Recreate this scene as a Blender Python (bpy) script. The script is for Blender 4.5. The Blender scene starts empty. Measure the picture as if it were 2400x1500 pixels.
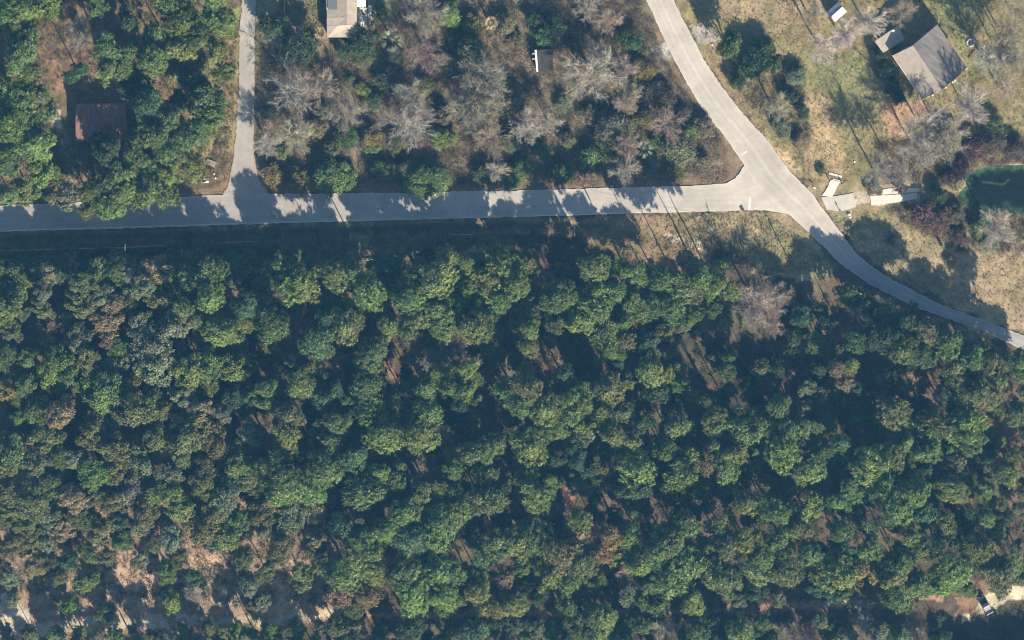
import bpy, math, random
import numpy as np
from mathutils import Vector, Matrix

C = bpy.context.scene
COL = C.collection
R = math.radians

# ------------------------------------------------------------------ camera, light, exposure
S = 0.1                       # metres per photograph pixel on the ground
H = 900.0                     # flying height
CX, CY = -54.0, 72.0          # the aircraft is up-sun of the plot, looking straight down through a shifted lens
cam = bpy.data.cameras.new("camera")
cam.sensor_width = 36.0
cam.lens = 36.0 * H / 240.0
cam.shift_x = -CX / 240.0
cam.shift_y = -CY / 240.0
cam.clip_end = 3000
cam.clip_start = 1
camo = bpy.data.objects.new("camera", cam)
camo.location = (CX, CY, H)
COL.objects.link(camo)
C.camera = camo

SUN_AZ, SUN_EL = R(153), R(32)
world = bpy.data.worlds.new("World")
C.world = world
world.use_nodes = True
wn = world.node_tree
bg = wn.nodes["Background"]
sky = wn.nodes.new("ShaderNodeTexSky")
sky.sky_type = 'NISHITA'
sky.sun_disc = False
sky.sun_elevation = SUN_EL
sky.sun_rotation = SUN_AZ
sky.ozone_density = 2.5
wn.links.new(sky.outputs[0], bg.inputs[0])
bg.inputs[1].default_value = 0.075
sl = bpy.data.lights.new("sun", 'SUN')
sl.energy = 5.0
sl.angle = R(0.5)
sl.color = (1.0, 0.885, 0.73)
so = bpy.data.objects.new("sun", sl)
sd = Vector((math.sin(SUN_AZ) * math.cos(SUN_EL), math.cos(SUN_AZ) * math.cos(SUN_EL), math.sin(SUN_EL)))
so.rotation_euler = sd.to_track_quat('Z', 'Y').to_euler()
so.location = (60, -120, 90)
COL.objects.link(so)
vs = C.view_settings
vs.view_transform = 'Standard'
vs.look = 'None'
vs.exposure = 1.2
vs.gamma = 1.0
vs.use_curve_mapping = False
C.cycles.use_denoising = True
C.cycles.filter_width = 1.15
C.cycles.max_bounces = 6
C.cycles.diffuse_bounces = 3
C.cycles.transparent_max_bounces = 4
C.cycles.volume_bounces = 0

rng = np.random.default_rng(7)
random.seed(7)


def W(px, py, z=0.0):
    """photograph pixel -> world point at height z on the sight line of that pixel"""
    gx, gy = (px - 1200) * S, (750 - py) * S
    k = (H - z) / H
    return np.array([CX + (gx - CX) * k, CY + (gy - CY) * k, z])


# ------------------------------------------------------------------ mesh helpers
def mesh_np(name, V, F, cols=None, mat=None, smooth=False, attr='Col'):
    """V Nx3, F list/array of equal-length faces"""
    F = np.asarray(F, dtype=np.int32)
    V = np.asarray(V, dtype=np.float32)
    me = bpy.data.meshes.new(name)
    n = F.shape[1]
    me.vertices.add(len(V)); me.vertices.foreach_set("co", V.ravel())
    me.loops.add(F.size); me.loops.foreach_set("vertex_index", F.ravel())
    me.polygons.add(len(F))
    me.polygons.foreach_set("loop_start", np.arange(0, F.size, n, dtype=np.int32))
    me.polygons.foreach_set("loop_total", np.full(len(F), n, dtype=np.int32))
    me.update(calc_edges=True)
    if cols is not None:
        a = me.color_attributes.new(attr, 'FLOAT_COLOR', 'POINT')
        c = np.ones((len(V), 4), dtype=np.float32)
        cols = np.asarray(cols, dtype=np.float32)
        if cols.ndim == 1:
            c[:, :3] = cols[:, None]
        else:
            c[:, :3] = cols
        a.data.foreach_set("color", c.ravel())
    if smooth:
        me.polygons.foreach_set("use_smooth", np.ones(len(F), dtype=bool))
    if mat:
        me.materials.append(mat)
    me.validate()
    return me


class MB:
    """collects polygons (any size) into one mesh"""
    def __init__(s):
        s.v, s.f = [], []

    def poly(s, pts):
        b = len(s.v)
        s.v += [tuple(p) for p in pts]
        s.f.append(tuple(range(b, b + len(pts))))

    def prism(s, base, top):
        n = len(base); b = len(s.v)
        s.v += [tuple(p) for p in base] + [tuple(p) for p in top]
        s.f.append(tuple(range(b + n - 1, b - 1, -1)))
        s.f.append(tuple(range(b + n, b + 2 * n)))
        for i in range(n):
            j = (i + 1) % n
            s.f.append((b + i, b + j, b + n + j, b + n + i))

    def box(s, x0, x1, y0, y1, z0, z1):
        s.prism([(x0, y0, z0), (x1, y0, z0), (x1, y1, z0), (x0, y1, z0)], [(x0, y0, z1), (x1, y0, z1), (x1, y1, z1), (x0, y1, z1)])

    def tube(s, p, q, r0, r1=None, n=6):
        p, q = Vector(p), Vector(q)
        r1 = r0 if r1 is None else r1
        d = (q - p).normalized()
        a = d.orthogonal().normalized(); c = d.cross(a)
        A = [p + (a * math.cos(t) + c * math.sin(t)) * r0 for t in [2 * math.pi * i / n for i in range(n)]]
        B = [q + (a * math.cos(t) + c * math.sin(t)) * r1 for t in [2 * math.pi * i / n for i in range(n)]]
        s.prism(A, B)

    def mesh(s, name, mat, bevel=0):
        me = bpy.data.meshes.new(name)
        me.from_pydata(s.v, [], s.f)
        me.update()
        if bevel:
            import bmesh
            bm = bmesh.new(); bm.from_mesh(me)
            bmesh.ops.bevel(bm, geom=bm.edges[:], offset=bevel, segments=2, affect='EDGES', clamp_overlap=True)
            bm.to_mesh(me); bm.free()
        me.materials.append(mat)
        return me

    def build(s, name, mat, parent=None, loc=None, bevel=0):
        return link(name, s.mesh(name, mat, bevel), parent, loc)


def link(name, me, parent=None, loc=None, scale=None, rotz=None, color=None):
    o = bpy.data.objects.new(name, me)
    COL.objects.link(o)
    if parent is not None:
        o.parent = parent
    if loc is not None:
        o.location = loc
    if scale is not None:
        o.scale = scale
    if rotz is not None:
        o.rotation_euler = (0, 0, rotz)
    if color is not None:
        o.color = (*color, 1)
    return o


def tag(o, label=None, cat=None, group=None, kind=None):
    if label: o['label'] = label
    if cat: o['category'] = cat
    if group: o['group'] = group
    if kind: o['kind'] = kind
    return o


def thing(name, label, cat, loc=(0, 0, 0), rotz=0, group=None):
    o = bpy.data.objects.new(name, None)
    o.empty_display_size = 0.3
    COL.objects.link(o)
    o.location = loc
    o.rotation_euler = (0, 0, rotz)
    return tag(o, label, cat, group)


# ------------------------------------------------------------------ materials
def mat_base(name):
    m = bpy.data.materials.new(name)
    m.use_nodes = True
    nt = m.node_tree
    return m, nt, nt.nodes["Principled BSDF"]


def noise(nt, scale, detail=4, rough=0.6, vec=None):
    n = nt.nodes.new("ShaderNodeTexNoise")
    n.inputs['Scale'].default_value = scale
    n.inputs['Detail'].default_value = detail
    n.inputs['Roughness'].default_value = rough
    if vec: nt.links.new(vec, n.inputs['Vector'])
    return n


def ramp(nt, src, a, b, lo, hi):
    mr = nt.nodes.new("ShaderNodeMapRange")
    mr.inputs[1].default_value = a; mr.inputs[2].default_value = b
    mr.inputs[3].default_value = lo; mr.inputs[4].default_value = hi
    nt.links.new(src, mr.inputs[0])
    return mr.outputs[0]


def mul(nt, col, val):
    mx = nt.nodes.new("ShaderNodeVectorMath"); mx.operation = 'SCALE'
    nt.links.new(col, mx.inputs[0]); nt.links.new(val, mx.inputs[3])
    return mx.outputs[0]


def mat_plain(name, col, rough=0.8, var=0.25, scale=1.5, metal=0.0, spec=0.3, bump=0.0, stretch=None):
    m, nt, b = mat_base(name)
    tc = nt.nodes.new("ShaderNodeTexCoord")
    vec = tc.outputs['Object']
    if stretch:
        mp = nt.nodes.new("ShaderNodeMapping"); mp.inputs['Scale'].default_value = stretch[:3]
        if len(stretch) > 3:
            mp.vector_type = 'TEXTURE'; mp.inputs['Rotation'].default_value = (0, 0, stretch[3])
        nt.links.new(vec, mp.inputs[0]); vec = mp.outputs[0]
    n = noise(nt, scale, 6, 0.65, vec)
    f = ramp(nt, n.outputs[0], 0.3, 0.7, 1 - var, 1 + var)
    rgb = nt.nodes.new("ShaderNodeRGB"); rgb.outputs[0].default_value = (*col, 1)
    nt.links.new(mul(nt, rgb.outputs[0], f), b.inputs['Base Color'])
    b.inputs['Roughness'].default_value = rough
    b.inputs['Metallic'].default_value = metal
    b.inputs['Specular IOR Level'].default_value = spec
    if bump:
        bp = nt.nodes.new("ShaderNodeBump"); bp.inputs['Strength'].default_value = bump; bp.inputs['Distance'].default_value = 0.1
        nt.links.new(n.outputs[0], bp.inputs['Height']); nt.links.new(bp.outputs[0], b.inputs['Normal'])
    return m


def mat_foliage(name, from_object=True, transl=0.25):
    m, nt, b = mat_base(name)
    at = nt.nodes.new("ShaderNodeAttribute"); at.attribute_name = 'Col'
    if from_object:
        oi = nt.nodes.new("ShaderNodeObjectInfo")
        mx = nt.nodes.new("ShaderNodeVectorMath"); mx.operation = 'MULTIPLY'
        nt.links.new(oi.outputs['Color'], mx.inputs[0]); nt.links.new(at.outputs['Color'], mx.inputs[1])
        col = mx.outputs[0]
    else:
        col = at.outputs['Color']
    b.inputs['Roughness'].default_value = 0.55
    b.inputs['Specular IOR Level'].default_value = 0.25
    nt.links.new(col, b.inputs['Base Color'])
    if transl:
        tr = nt.nodes.new("ShaderNodeBsdfTranslucent")
        nt.links.new(col, tr.inputs[0])
        ms = nt.nodes.new("ShaderNodeMixShader"); ms.inputs[0].default_value = transl
        out = nt.nodes["Material Output"]
        nt.links.new(b.outputs[0], ms.inputs[1]); nt.links.new(tr.outputs[0], ms.inputs[2])
        nt.links.new(ms.outputs[0], out.inputs[0])
    return m


M_needle = mat_foliage("foliage", transl=0.3)
M_brush = mat_foliage("brush_leaves", from_object=False, transl=0.2)
M_twig = mat_foliage("bare_twigs", transl=0.0)
M_bark = mat_plain("pine_bark", (0.17, 0.125, 0.095), 0.9, 0.3, 3)


def mat_ground():
    m, nt, b = mat_base("ground")
    at = nt.nodes.new("ShaderNodeAttribute"); at.attribute_name = 'Col'
    tc = nt.nodes.new("ShaderNodeTexCoord")
    n1 = noise(nt, 2.6, 5, 0.7, tc.outputs['Object'])
    n2 = noise(nt, 0.45, 4, 0.6, tc.outputs['Object'])
    n3 = noise(nt, 0.9, 3, 0.6, tc.outputs['Object'])
    c = mul(nt, at.outputs['Color'], ramp(nt, n1.outputs[0], 0.3, 0.7, 0.62, 1.38))
    c = mul(nt, c, ramp(nt, n2.outputs[0], 0.3, 0.7, 0.82, 1.18))
    hs = nt.nodes.new("ShaderNodeHueSaturation")
    nt.links.new(c, hs.inputs['Color'])
    nt.links.new(ramp(nt, n3.outputs[0], 0.3, 0.7, 0.48, 0.52), hs.inputs['Hue'])
    nt.links.new(hs.outputs[0], b.inputs['Base Color'])
    b.inputs['Roughness'].default_value = 0.95
    b.inputs['Specular IOR Level'].default_value = 0.1
    bp = nt.nodes.new("ShaderNodeBump"); bp.inputs['Strength'].default_value = 0.6; bp.inputs['Distance'].default_value = 0.25
    nt.links.new(n1.outputs[0], bp.inputs['Height']); nt.links.new(bp.outputs[0], b.inputs['Normal'])
    return m


def mat_road():
    m, nt, b = mat_base("road_surface")
    at = nt.nodes.new("ShaderNodeAttribute"); at.attribute_name = 'Col'
    tc = nt.nodes.new("ShaderNodeTexCoord")
    n1 = noise(nt, 0.35, 5, 0.6, tc.outputs['Object'])
    n2 = noise(nt, 3.5, 4, 0.7, tc.outputs['Object'])
    c = mul(nt, at.outputs['Color'], ramp(nt, n1.outputs[0], 0.3, 0.7, 0.9, 1.1))
    c = mul(nt, c, ramp(nt, n2.outputs[0], 0.3, 0.7, 0.92, 1.08))
    n3 = noise(nt, 0.09, 3, 0.5, tc.outputs['Object'])
    c = mul(nt, c, ramp(nt, n3.outputs[0], 0.35, 0.65, 0.88, 1.10))
    vo = nt.nodes.new("ShaderNodeTexVoronoi"); vo.feature = 'DISTANCE_TO_EDGE'; vo.inputs['Scale'].default_value = 0.24
    wv = noise(nt, 0.8, 4, 0.6, tc.outputs['Object'])
    ad = nt.nodes.new("ShaderNodeVectorMath"); ad.operation = 'MULTIPLY_ADD'; ad.inputs[1].default_value = (1.6, 1.6, 0)
    nt.links.new(wv.outputs['Color'], ad.inputs[0]); nt.links.new(tc.outputs['Object'], ad.inputs[2]); nt.links.new(ad.outputs[0], vo.inputs['Vector'])
    c = mul(nt, c, ramp(nt, vo.outputs['Distance'], 0.0, 0.012, 0.88, 1.0))
    nt.links.new(c, b.inputs['Base Color'])
    b.inputs['Roughness'].default_value = 0.85
    b.inputs['Specular IOR Level'].default_value = 0.25
    return m


M_ground, M_road = mat_ground(), mat_road()

# ------------------------------------------------------------------ ground sheet with its soils and swards
EDGE_MAIN_N = [(-60, 486), (0, 482), (170, 475), (540, 456), (900, 452), (1200, 447), (1500, 438), (1640, 435), (1700, 430), (1728, 415), (1745, 385)]
EDGE_MAIN_S = [(-60, 547), (0, 543), (300, 535), (570, 526), (830, 516), (1200, 508), (1500, 500), (1640, 496), (1790, 493), (1845, 500), (1875, 520)]
EDGE_DIAG_W = [(1493, -50), (1515, 0), (1540, 55), (1570, 120), (1610, 195), (1650, 260), (1700, 322), (1740, 380), (1770, 430), (1830, 490), (1860, 512), (1900, 550), (1940, 587), (1965, 615), (2007, 645), (2050, 672), (2150, 722), (2300, 775), (2400, 820), (2480, 856)]
EDGE_DIAG_E = [(1556, -50), (1578, 0), (1600, 45), (1622, 85), (1650, 140), (1690, 200), (1740, 265), (1800, 330), (1850, 400), (1900, 450), (1920, 478), (1945, 510), (1985, 565), (2005, 592), (2040, 622), (2080, 650), (2200, 712), (2310, 752), (2400, 787), (2480, 822)]
EDGE_LANE_W = [(571, -50), (568, 0), (561, 70), (560, 200), (553, 300), (548, 370), (536, 430), (518, 462)]
EDGE_LANE_E = [(600, -50), (599, 0), (597, 100), (597, 200), (595, 300), (595, 370), (606, 420), (632, 458)]


def smooth_line(pts, n):
    P = np.array(pts, float)
    d = np.r_[0, np.cumsum(np.hypot(*np.diff(P, axis=0).T))]
    t = np.linspace(0, d[-1], n)
    out = np.c_[np.interp(t, d, P[:, 0]), np.interp(t, d, P[:, 1])]
    k = np.array([1, 2, 3, 2, 1]) / 9
    for _ in range(2):
        e = np.pad(out, ((2, 2), (0, 0)), mode='edge')
        sm = np.c_[np.convolve(e[:, 0], k, 'valid'), np.convolve(e[:, 1], k, 'valid')]
        sm[0], sm[-1] = out[0], out[-1]
        out = sm
    return out


def vnoise(x, y, scale, seed):
    """value noise on arrays, -1..1"""
    r = np.random.default_rng(seed)
    T = r.random((256, 256)) * 2 - 1
    u, v = x / scale, y / scale
    i, j = np.floor(u).astype(int), np.floor(v).astype(int)
    fu, fv = u - i, v - j
    fu, fv = fu * fu * (3 - 2 * fu), fv * fv * (3 - 2 * fv)
    g = lambda a, b: T[a % 256, b % 256]
    return (g(i, j) * (1 - fu) + g(i + 1, j) * fu) * (1 - fv) + (g(i, j + 1) * (1 - fu) + g(i + 1, j + 1) * fu) * fv


def inside(px, py, poly):
    P = np.array(poly, float)
    r = np.zeros(np.shape(px), bool)
    j = len(P) - 1
    for i in range(len(P)):
        xi, yi, xj, yj = P[i, 0], P[i, 1], P[j, 0], P[j, 1]
        c = ((yi > py) != (yj > py)) & (px < (xj - xi) * (py - yi) / (yj - yi + 1e-9) + xi)
        r ^= c
        j = i
    return r


def dist_line(px, py, line):
    d = np.full(np.shape(px), 1e9)
    P = np.array(line, float)
    for a, b in zip(P[:-1], P[1:]):
        ab = b - a
        t = np.clip(((px - a[0]) * ab[0] + (py - a[1]) * ab[1]) / (ab @ ab + 1e-9), 0, 1)
        d = np.minimum(d, np.hypot(px - a[0] - t * ab[0], py - a[1] - t * ab[1]))
    return d


STRAW = (0.118, 0.084, 0.058)
FLOOR = (0.072, 0.058, 0.042)
LAWN = (0.215, 0.18, 0.085)
TAN = (0.27, 0.215, 0.12)
SAND = (0.45, 0.37, 0.27)
SOIL = (0.085, 0.06, 0.045)
OLIVE = (0.15, 0.165, 0.07)
ZONES = [  # polygon in photograph pixels, colour, ragged edge in pixels
    ([(600, -40), (1520, -40), (1600, 180), (1720, 340), (1720, 440), (1500, 440), (600, 455)], (0.185, 0.145, 0.095), 8),
    ([(-40, -40), (570, -40), (555, 455), (-40, 480)], (0.17, 0.115, 0.07), 8),
    ([(-40, 180), (130, 200), (140, 470), (-40, 480)], (0.15, 0.11, 0.06), 14),
    ([(390, 30), (565, 20), (555, 300), (540, 440), (430, 440), (430, 300), (470, 200)], (0.225, 0.215, 0.09), 12),
    ([(510, 100), (558, 80), (550, 290), (520, 250)], (0.27, 0.185, 0.10), 10),
    ([(420, 390), (470, 370), (500, 330), (515, 260), (545, 300), (545, 380), (530, 440), (430, 432)], (0.24, 0.18, 0.10), 6),
    ([(445, 395), (520, 370), (545, 380), (525, 455), (420, 470)], (0.20, 0.135, 0.08), 5),
    ([(670, -40), (762, -40), (760, 68), (700, 60), (668, 40)], (0.18, 0.165, 0.08), 4),
    ([(700, 55), (772, 62), (770, 92), (740, 90), (705, 72)], (0.32, 0.23, 0.13), 3),
    ([(600, -40), (652, -40), (655, 30), (600, 60)], (0.20, 0.18, 0.09), 5),
    ([(776, 86), (815, 88), (812, 104), (776, 102)], (0.14, 0.19, 0.06), 3),
    ([(865, -40), (935, -40), (930, 40), (900, 30), (866, 40)], (0.20, 0.19, 0.09), 6),
    ([(1560, -40), (2440, -40), (2440, 340), (2200, 420), (2000, 430), (1900, 440), (1850, 390), (1740, 250), (1640, 110)], LAWN, 8),
    ([(1620, -40), (1960, -40), (1940, 60), (1760, 90), (1680, 20)], (0.27, 0.205, 0.115), 14),
    ([(2130, -40), (2280, -40), (2270, 130), (2300, 200), (2280, 180), (2200, 50)], (0.21, 0.20, 0.09), 8),
    ([(1890, 130), (2000, 110), (2060, 180), (2040, 260), (1960, 260), (1900, 190)], (0.20, 0.195, 0.085), 16),
    ([(1890, 210), (1945, 240), (1960, 330), (2000, 400), (1930, 440), (1880, 390), (1900, 310)], (0.34, 0.25, 0.135), 8),
    ([(2060, 230), (2110, 220), (2130, 330), (2080, 320)], (0.34, 0.22, 0.13), 8),
    ([(2110, 240), (2180, 240), (2200, 280), (2140, 290)], (0.30, 0.18, 0.11), 8),
    ([(1690, 240), (1760, 290), (1830, 350), (1880, 400), (1850, 400), (1790, 325), (1730, 260)], (0.36, 0.26, 0.14), 5),
    ([(1640, 110), (1680, 100), (1750, 240), (1740, 262), (1690, 195)], (0.22, 0.165, 0.09), 5),
    ([(1610, 62), (1660, 58), (1690, 90), (1660, 105), (1640, 100)], (0.30, 0.27, 0.22), 6),
    ([(1510, 30), (1545, 60), (1610, 200), (1700, 325), (1740, 385), (1715, 425), (1680, 420), (1700, 370), (1640, 270), (1560, 170)], (0.185, 0.135, 0.085), 4),
    ([(1370, 400), (1700, 385), (1715, 425), (1640, 434), (1500, 438), (1370, 442)], (0.18, 0.125, 0.08), 4),
    ([(600, 432), (1370, 425), (1370, 448), (900, 453), (620, 458)], (0.19, 0.12, 0.075), 4),
    ([(1525, 115), (1565, 100), (1575, 140), (1540, 145)], (0.36, 0.34, 0.29), 4),
    ([(1420, 180), (1500, 180), (1500, 260), (1440, 260)], (0.33, 0.25, 0.14), 8),
    ([(-40, 545), (300, 537), (570, 527), (830, 517), (1200, 509), (1200, 600), (-40, 640)], (0.17, 0.13, 0.075), 8),
    ([(790, 520), (870, 518), (880, 590), (830, 570)], (0.24, 0.22, 0.09), 8),
    ([(1200, 508), (1500, 502), (1640, 497), (1700, 520), (1650, 640), (1550, 640), (1380, 560), (1200, 540)], (0.23, 0.165, 0.095), 8),
    ([(1560, 545), (1640, 565), (1640, 590), (1570, 570)], (0.45, 0.36, 0.26), 6),
    ([(1560, 500), (1790, 494), (1850, 505), (1890, 535), (1930, 590), (1950, 625), (1900, 640), (1770, 625), (1700, 560)], TAN, 6),
    ([(1760, 600), (1930, 590), (1960, 640), (1880, 660), (1770, 640)], (0.24, 0.215, 0.10), 8),
    ([(1890, 440), (2000, 430), (2440, 380), (2440, 800), (2310, 750), (2080, 648), (1990, 560)], (0.245, 0.20, 0.11), 6),
    ([(2180, 600), (2440, 590), (2440, 790), (2300, 745), (2200, 700)], (0.31, 0.235, 0.14), 10),
    ([(2000, 500), (2100, 490), (2060, 540), (2010, 550)], (0.22, 0.195, 0.09), 8),
    ([(2035, 437), (2100, 428), (2170, 437), (2155, 450), (2160, 470), (2090, 476), (2040, 480)], (0.40, 0.30, 0.19), 5),
    ([(1890, 770), (2060, 740), (2300, 800), (2440, 860), (2440, 1120), (2340, 1120), (2200, 1000), (2000, 960), (1940, 880)], (0.15, 0.10, 0.07), 10),
    ([(1840, 770), (1890, 790), (1880, 880), (1850, 870), (1820, 800)], (0.21, 0.15, 0.085), 8),
    ([(2060, 980), (2090, 1000), (2110, 1040), (2090, 1045), (2065, 1005)], (0.27, 0.13, 0.08), 6),
    ([(1025, 1000), (1060, 1020), (1080, 1070), (1060, 1090), (1030, 1040)], (0.30, 0.20, 0.10), 6),
    ([(890, 840), (910, 850), (950, 910), (935, 915), (900, 870)], (0.28, 0.16, 0.10), 5),
    ([(1130, 1170), (1150, 1190), (1160, 1260), (1140, 1250)], (0.26, 0.17, 0.11), 6),
    ([(1310, 1140), (1345, 1160), (1340, 1190), (1315, 1175)], (0.26, 0.14, 0.10), 6),
    ([(-40, 1100), (770, 1200), (800, 1460), (-40, 1520)], (0.27, 0.185, 0.125), 20),
    ([(180, 1290), (420, 1275), (640, 1290), (770, 1330), (780, 1440), (120, 1440)], (0.33, 0.23, 0.155), 26),
    ([(300, 1310), (370, 1310), (380, 1390), (320, 1430), (260, 1420), (250, 1380)], (0.42, 0.29, 0.20), 12),
    ([(460, 1300), (530, 1300), (540, 1330), (480, 1345)], (0.42, 0.29, 0.19), 8),
    ([(500, 1370), (560, 1370), (570, 1410), (510, 1420)], (0.62, 0.48, 0.30), 10),
    ([(630, 1350), (740, 1340), (770, 1440), (640, 1450)], (0.38, 0.26, 0.16), 10),
    ([(-40, 1390), (30, 1385), (60, 1440), (60, 1520), (-40, 1520)], SAND, 10),
    ([(40, 1455), (250, 1452), (420, 1446), (600, 1446), (800, 1432), (800, 1448), (640, 1460), (420, 1474), (250, 1482), (60, 1486)], SAND, 9),
    ([(800, 1428), (1200, 1432), (1500, 1432), (2000, 1408), (2200, 1398), (2230, 1406), (2000, 1424), (1500, 1446), (1200, 1446), (800, 1446)], (0.30, 0.19, 0.125), 8),
    ([(1930, 1408), (2020, 1400), (2020, 1412), (1930, 1424)], (0.50, 0.38, 0.26), 4),
    ([(2230, 1370), (2320, 1360), (2330, 1400), (2290, 1430), (2240, 1440)], (0.25, 0.155, 0.10), 8),
    ([(2305, 1395), (2370, 1375), (2440, 1370), (2440, 1400), (2360, 1405), (2340, 1425), (2300, 1440), (2285, 1430)], (0.60, 0.51, 0.34), 4),
    ([(1995, 452), (2046, 446), (2046, 478), (2006, 482)], (0.42, 0.35, 0.26), 5),
    ([(2255, 1440), (2280, 1438), (2275, 1455), (2250, 1455)], (0.55, 0.46, 0.32), 4),
    ([(120, 255), (140, 270), (180, 370), (180, 470), (140, 470), (150, 380)], (0.27, 0.215, 0.15), 5),
    ([(118, 262), (143, 258), (146, 296), (120, 300)], (0.55, 0.50, 0.42), 4),
    ([(110, 140), (140, 150), (155, 215), (140, 225)], (0.29, 0.175, 0.11), 5),
    ([(420, 255), (450, 258), (450, 285), (420, 290)], (0.33, 0.20, 0.11), 5),
]
DITCHES = [([(1515, 60), (1580, 185), (1640, 270), (1690, 330), (1698, 400)], 5, 0.55),
           ([(1370, 415), (1690, 400)], 4, 0.3), ([(1370, 424), (1700, 412)], 3, 0.25),
           ([(-40, 560), (600, 548), (1200, 530), (1420, 532)], 8, 0.5),
           ([(430, 438), (500, 428)], 5, 0.3), ([(470, 395), (500, 365), (520, 300)], 4, 0.3)]
POND = [(2246, 455), (2262, 440), (2268, 418), (2285, 402), (2320, 390), (2355, 386), (2400, 388), (2450, 392), (2450, 512), (2400, 503), (2360, 494), (2320, 497), (2280, 490), (2258, 474)]

xs = np.unique(np.concatenate([np.arange(-128, 128.01, 0.55), np.linspace(-900, -128, 14), np.linspace(128, 900, 14)]))
ys = np.unique(np.concatenate([np.arange(-84, 82.01, 0.55), np.linspace(-900, -84, 14), np.linspace(82, 900, 14)]))
GX, GY = np.meshgrid(xs, ys)
PX, PY = GX / S + 1200, 750 - GY / S
wx = PX + 1.0 * vnoise(GX, GY, 3.0, 1)
gcol = np.empty(PX.shape + (3,))
n_big = vnoise(GX, GY, 9, 3)[..., None]
n_mid = vnoise(GX, GY, 3.2, 4)[..., None]
n_fin = vnoise(GX, GY, 1.3, 5)[..., None]
gcol[:] = np.array(FLOOR)
t = np.clip(0.45 + 0.5 * n_big + 0.45 * n_mid, 0, 1)
gcol[:] = gcol * (1 - t) + np.array(STRAW) * t * 0.85 + np.array((0.02, 0.015, 0.01)) * t
for poly, c, rag in ZONES:
    qx = PX + rag * (vnoise(GX, GY, 3.0, 11) + 0.8 * vnoise(GX, GY, 1.2, 12))
    qy = PY + rag * (vnoise(GX, GY, 3.0, 13) + 0.8 * vnoise(GX, GY, 1.2, 14))
    k = inside(qx, qy, poly)
    gcol[k] = np.array(c)
near = (np.abs(GX) < 128) & (GY > -84) & (GY < 82)
gcol *= (1 + 0.16 * n_mid + 0.14 * n_big + 0.22 * n_fin)
green = np.clip(vnoise(GX, GY, 6, 21) + 0.5 * vnoise(GX, GY, 1.6, 22) - 0.15, 0, 1)[..., None] * 0.5
gcol = gcol * (1 - green) + green * np.array((0.13, 0.14, 0.055))
GZ = -0.10 - 0.06 * np.abs(vnoise(GX, GY, 2.5, 31)) - 0.05 * np.abs(vnoise(GX, GY, 1.2, 32))
for line, wdt, dep in DITCHES:
    d = dist_line(PX + 4 * vnoise(GX, GY, 4, 41), PY + 4 * vnoise(GX, GY, 4, 42), line)
    g = np.exp(-(d / wdt) ** 2)
    GZ -= dep * g
    gcol = gcol * (1 - 0.75 * g[..., None]) + 0.75 * g[..., None] * np.array(SOIL)
inp = inside(PX, PY, POND)
dp = dist_line(PX, PY, POND + POND[:1])
GZ -= np.where(inp, np.minimum(dp / 14, 1) * 1.1, 0) + 0.35 * np.exp(-(dp / 6) ** 2) * inp
gcol = np.clip(gcol, 0.01, 0.75)
ny_, nx_ = GX.shape
idx = np.arange(nx_ * ny_).reshape(ny_, nx_)
Fq = np.stack([idx[:-1, :-1], idx[:-1, 1:], idx[1:, 1:], idx[1:, :-1]], -1).reshape(-1, 4)
ground = link("ground", mesh_np("ground", np.stack([GX, GY, GZ], -1).reshape(-1, 3), Fq, gcol.reshape(-1, 3), M_ground, smooth=True))
tag(ground, kind='structure')


# ------------------------------------------------------------------ roads
def ribbon(name, A, B, z, colf, n=160, m=13, rag=0.0):
    a, b = smooth_line(A, n), smooth_line(B, n)
    if rag:
        for e, sd_ in ((a, 51), (b, 52)):
            q = np.arange(n)
            e[:, 1] += rag * vnoise(q * 1.0, q * 0 + 3.3, 1.7, sd_)
            e[:, 0] += rag * vnoise(q * 1.0, q * 0 + 9.3, 1.7, sd_ + 5)
    tt = np.linspace(0, 1, m)
    P = a[:, None, :] * (1 - tt)[None, :, None] + b[:, None, :] * tt[None, :, None]
    V = np.zeros((n, m, 3))
    V[..., 0] = (P[..., 0] - 1200) * S; V[..., 1] = (750 - P[..., 1]) * S
    V[..., 2] = z + 0.04 * np.sin(tt * math.pi)[None, :] * 0.5
    cols = colf(P[..., 0], P[..., 1], tt[None, :] + 0 * P[..., 0])
    ii = np.arange(n * m).reshape(n, m)
    F = np.stack([ii[:-1, :-1], ii[:-1, 1:], ii[1:, 1:], ii[1:, :-1]], -1).reshape(-1, 4)
    # make the faces look up
    v = V.reshape(-1, 3)
    e1, e2 = v[F[0, 1]] - v[F[0, 0]], v[F[0, 2]] - v[F[0, 0]]
    if np.cross(e1, e2)[2] < 0:
        F = F[:, ::-1]
    o = link(name, mesh_np(name, v, F, cols.reshape(-1, 3), M_road))
    return tag(o, kind='structure')


def wear(t, tracks=((0.2, 0.06), (0.4, 0.05), (0.6, 0.05), (0.8, 0.06))):
    k = np.ones_like(t)
    for c, w in tracks:
        k -= 0.07 * np.exp(-((t - c) / w) ** 2)
    return k


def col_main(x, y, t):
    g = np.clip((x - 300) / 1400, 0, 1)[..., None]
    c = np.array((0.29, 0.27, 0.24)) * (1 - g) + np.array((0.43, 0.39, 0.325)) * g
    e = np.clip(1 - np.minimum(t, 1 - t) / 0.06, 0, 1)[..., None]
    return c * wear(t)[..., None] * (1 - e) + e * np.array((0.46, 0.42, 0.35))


def col_diag(x, y, t):
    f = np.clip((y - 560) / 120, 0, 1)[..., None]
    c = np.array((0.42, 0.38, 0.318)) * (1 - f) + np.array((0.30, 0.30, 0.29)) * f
    e = np.clip(1 - np.minimum(t, 1 - t) / 0.07, 0, 1)[..., None]
    ctr = 0.05 * np.exp(-((t - 0.5) / 0.04) ** 2)[..., None]
    return c * wear(t)[..., None] * (1 - e) + e * np.array((0.48, 0.44, 0.37)) + ctr


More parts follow.
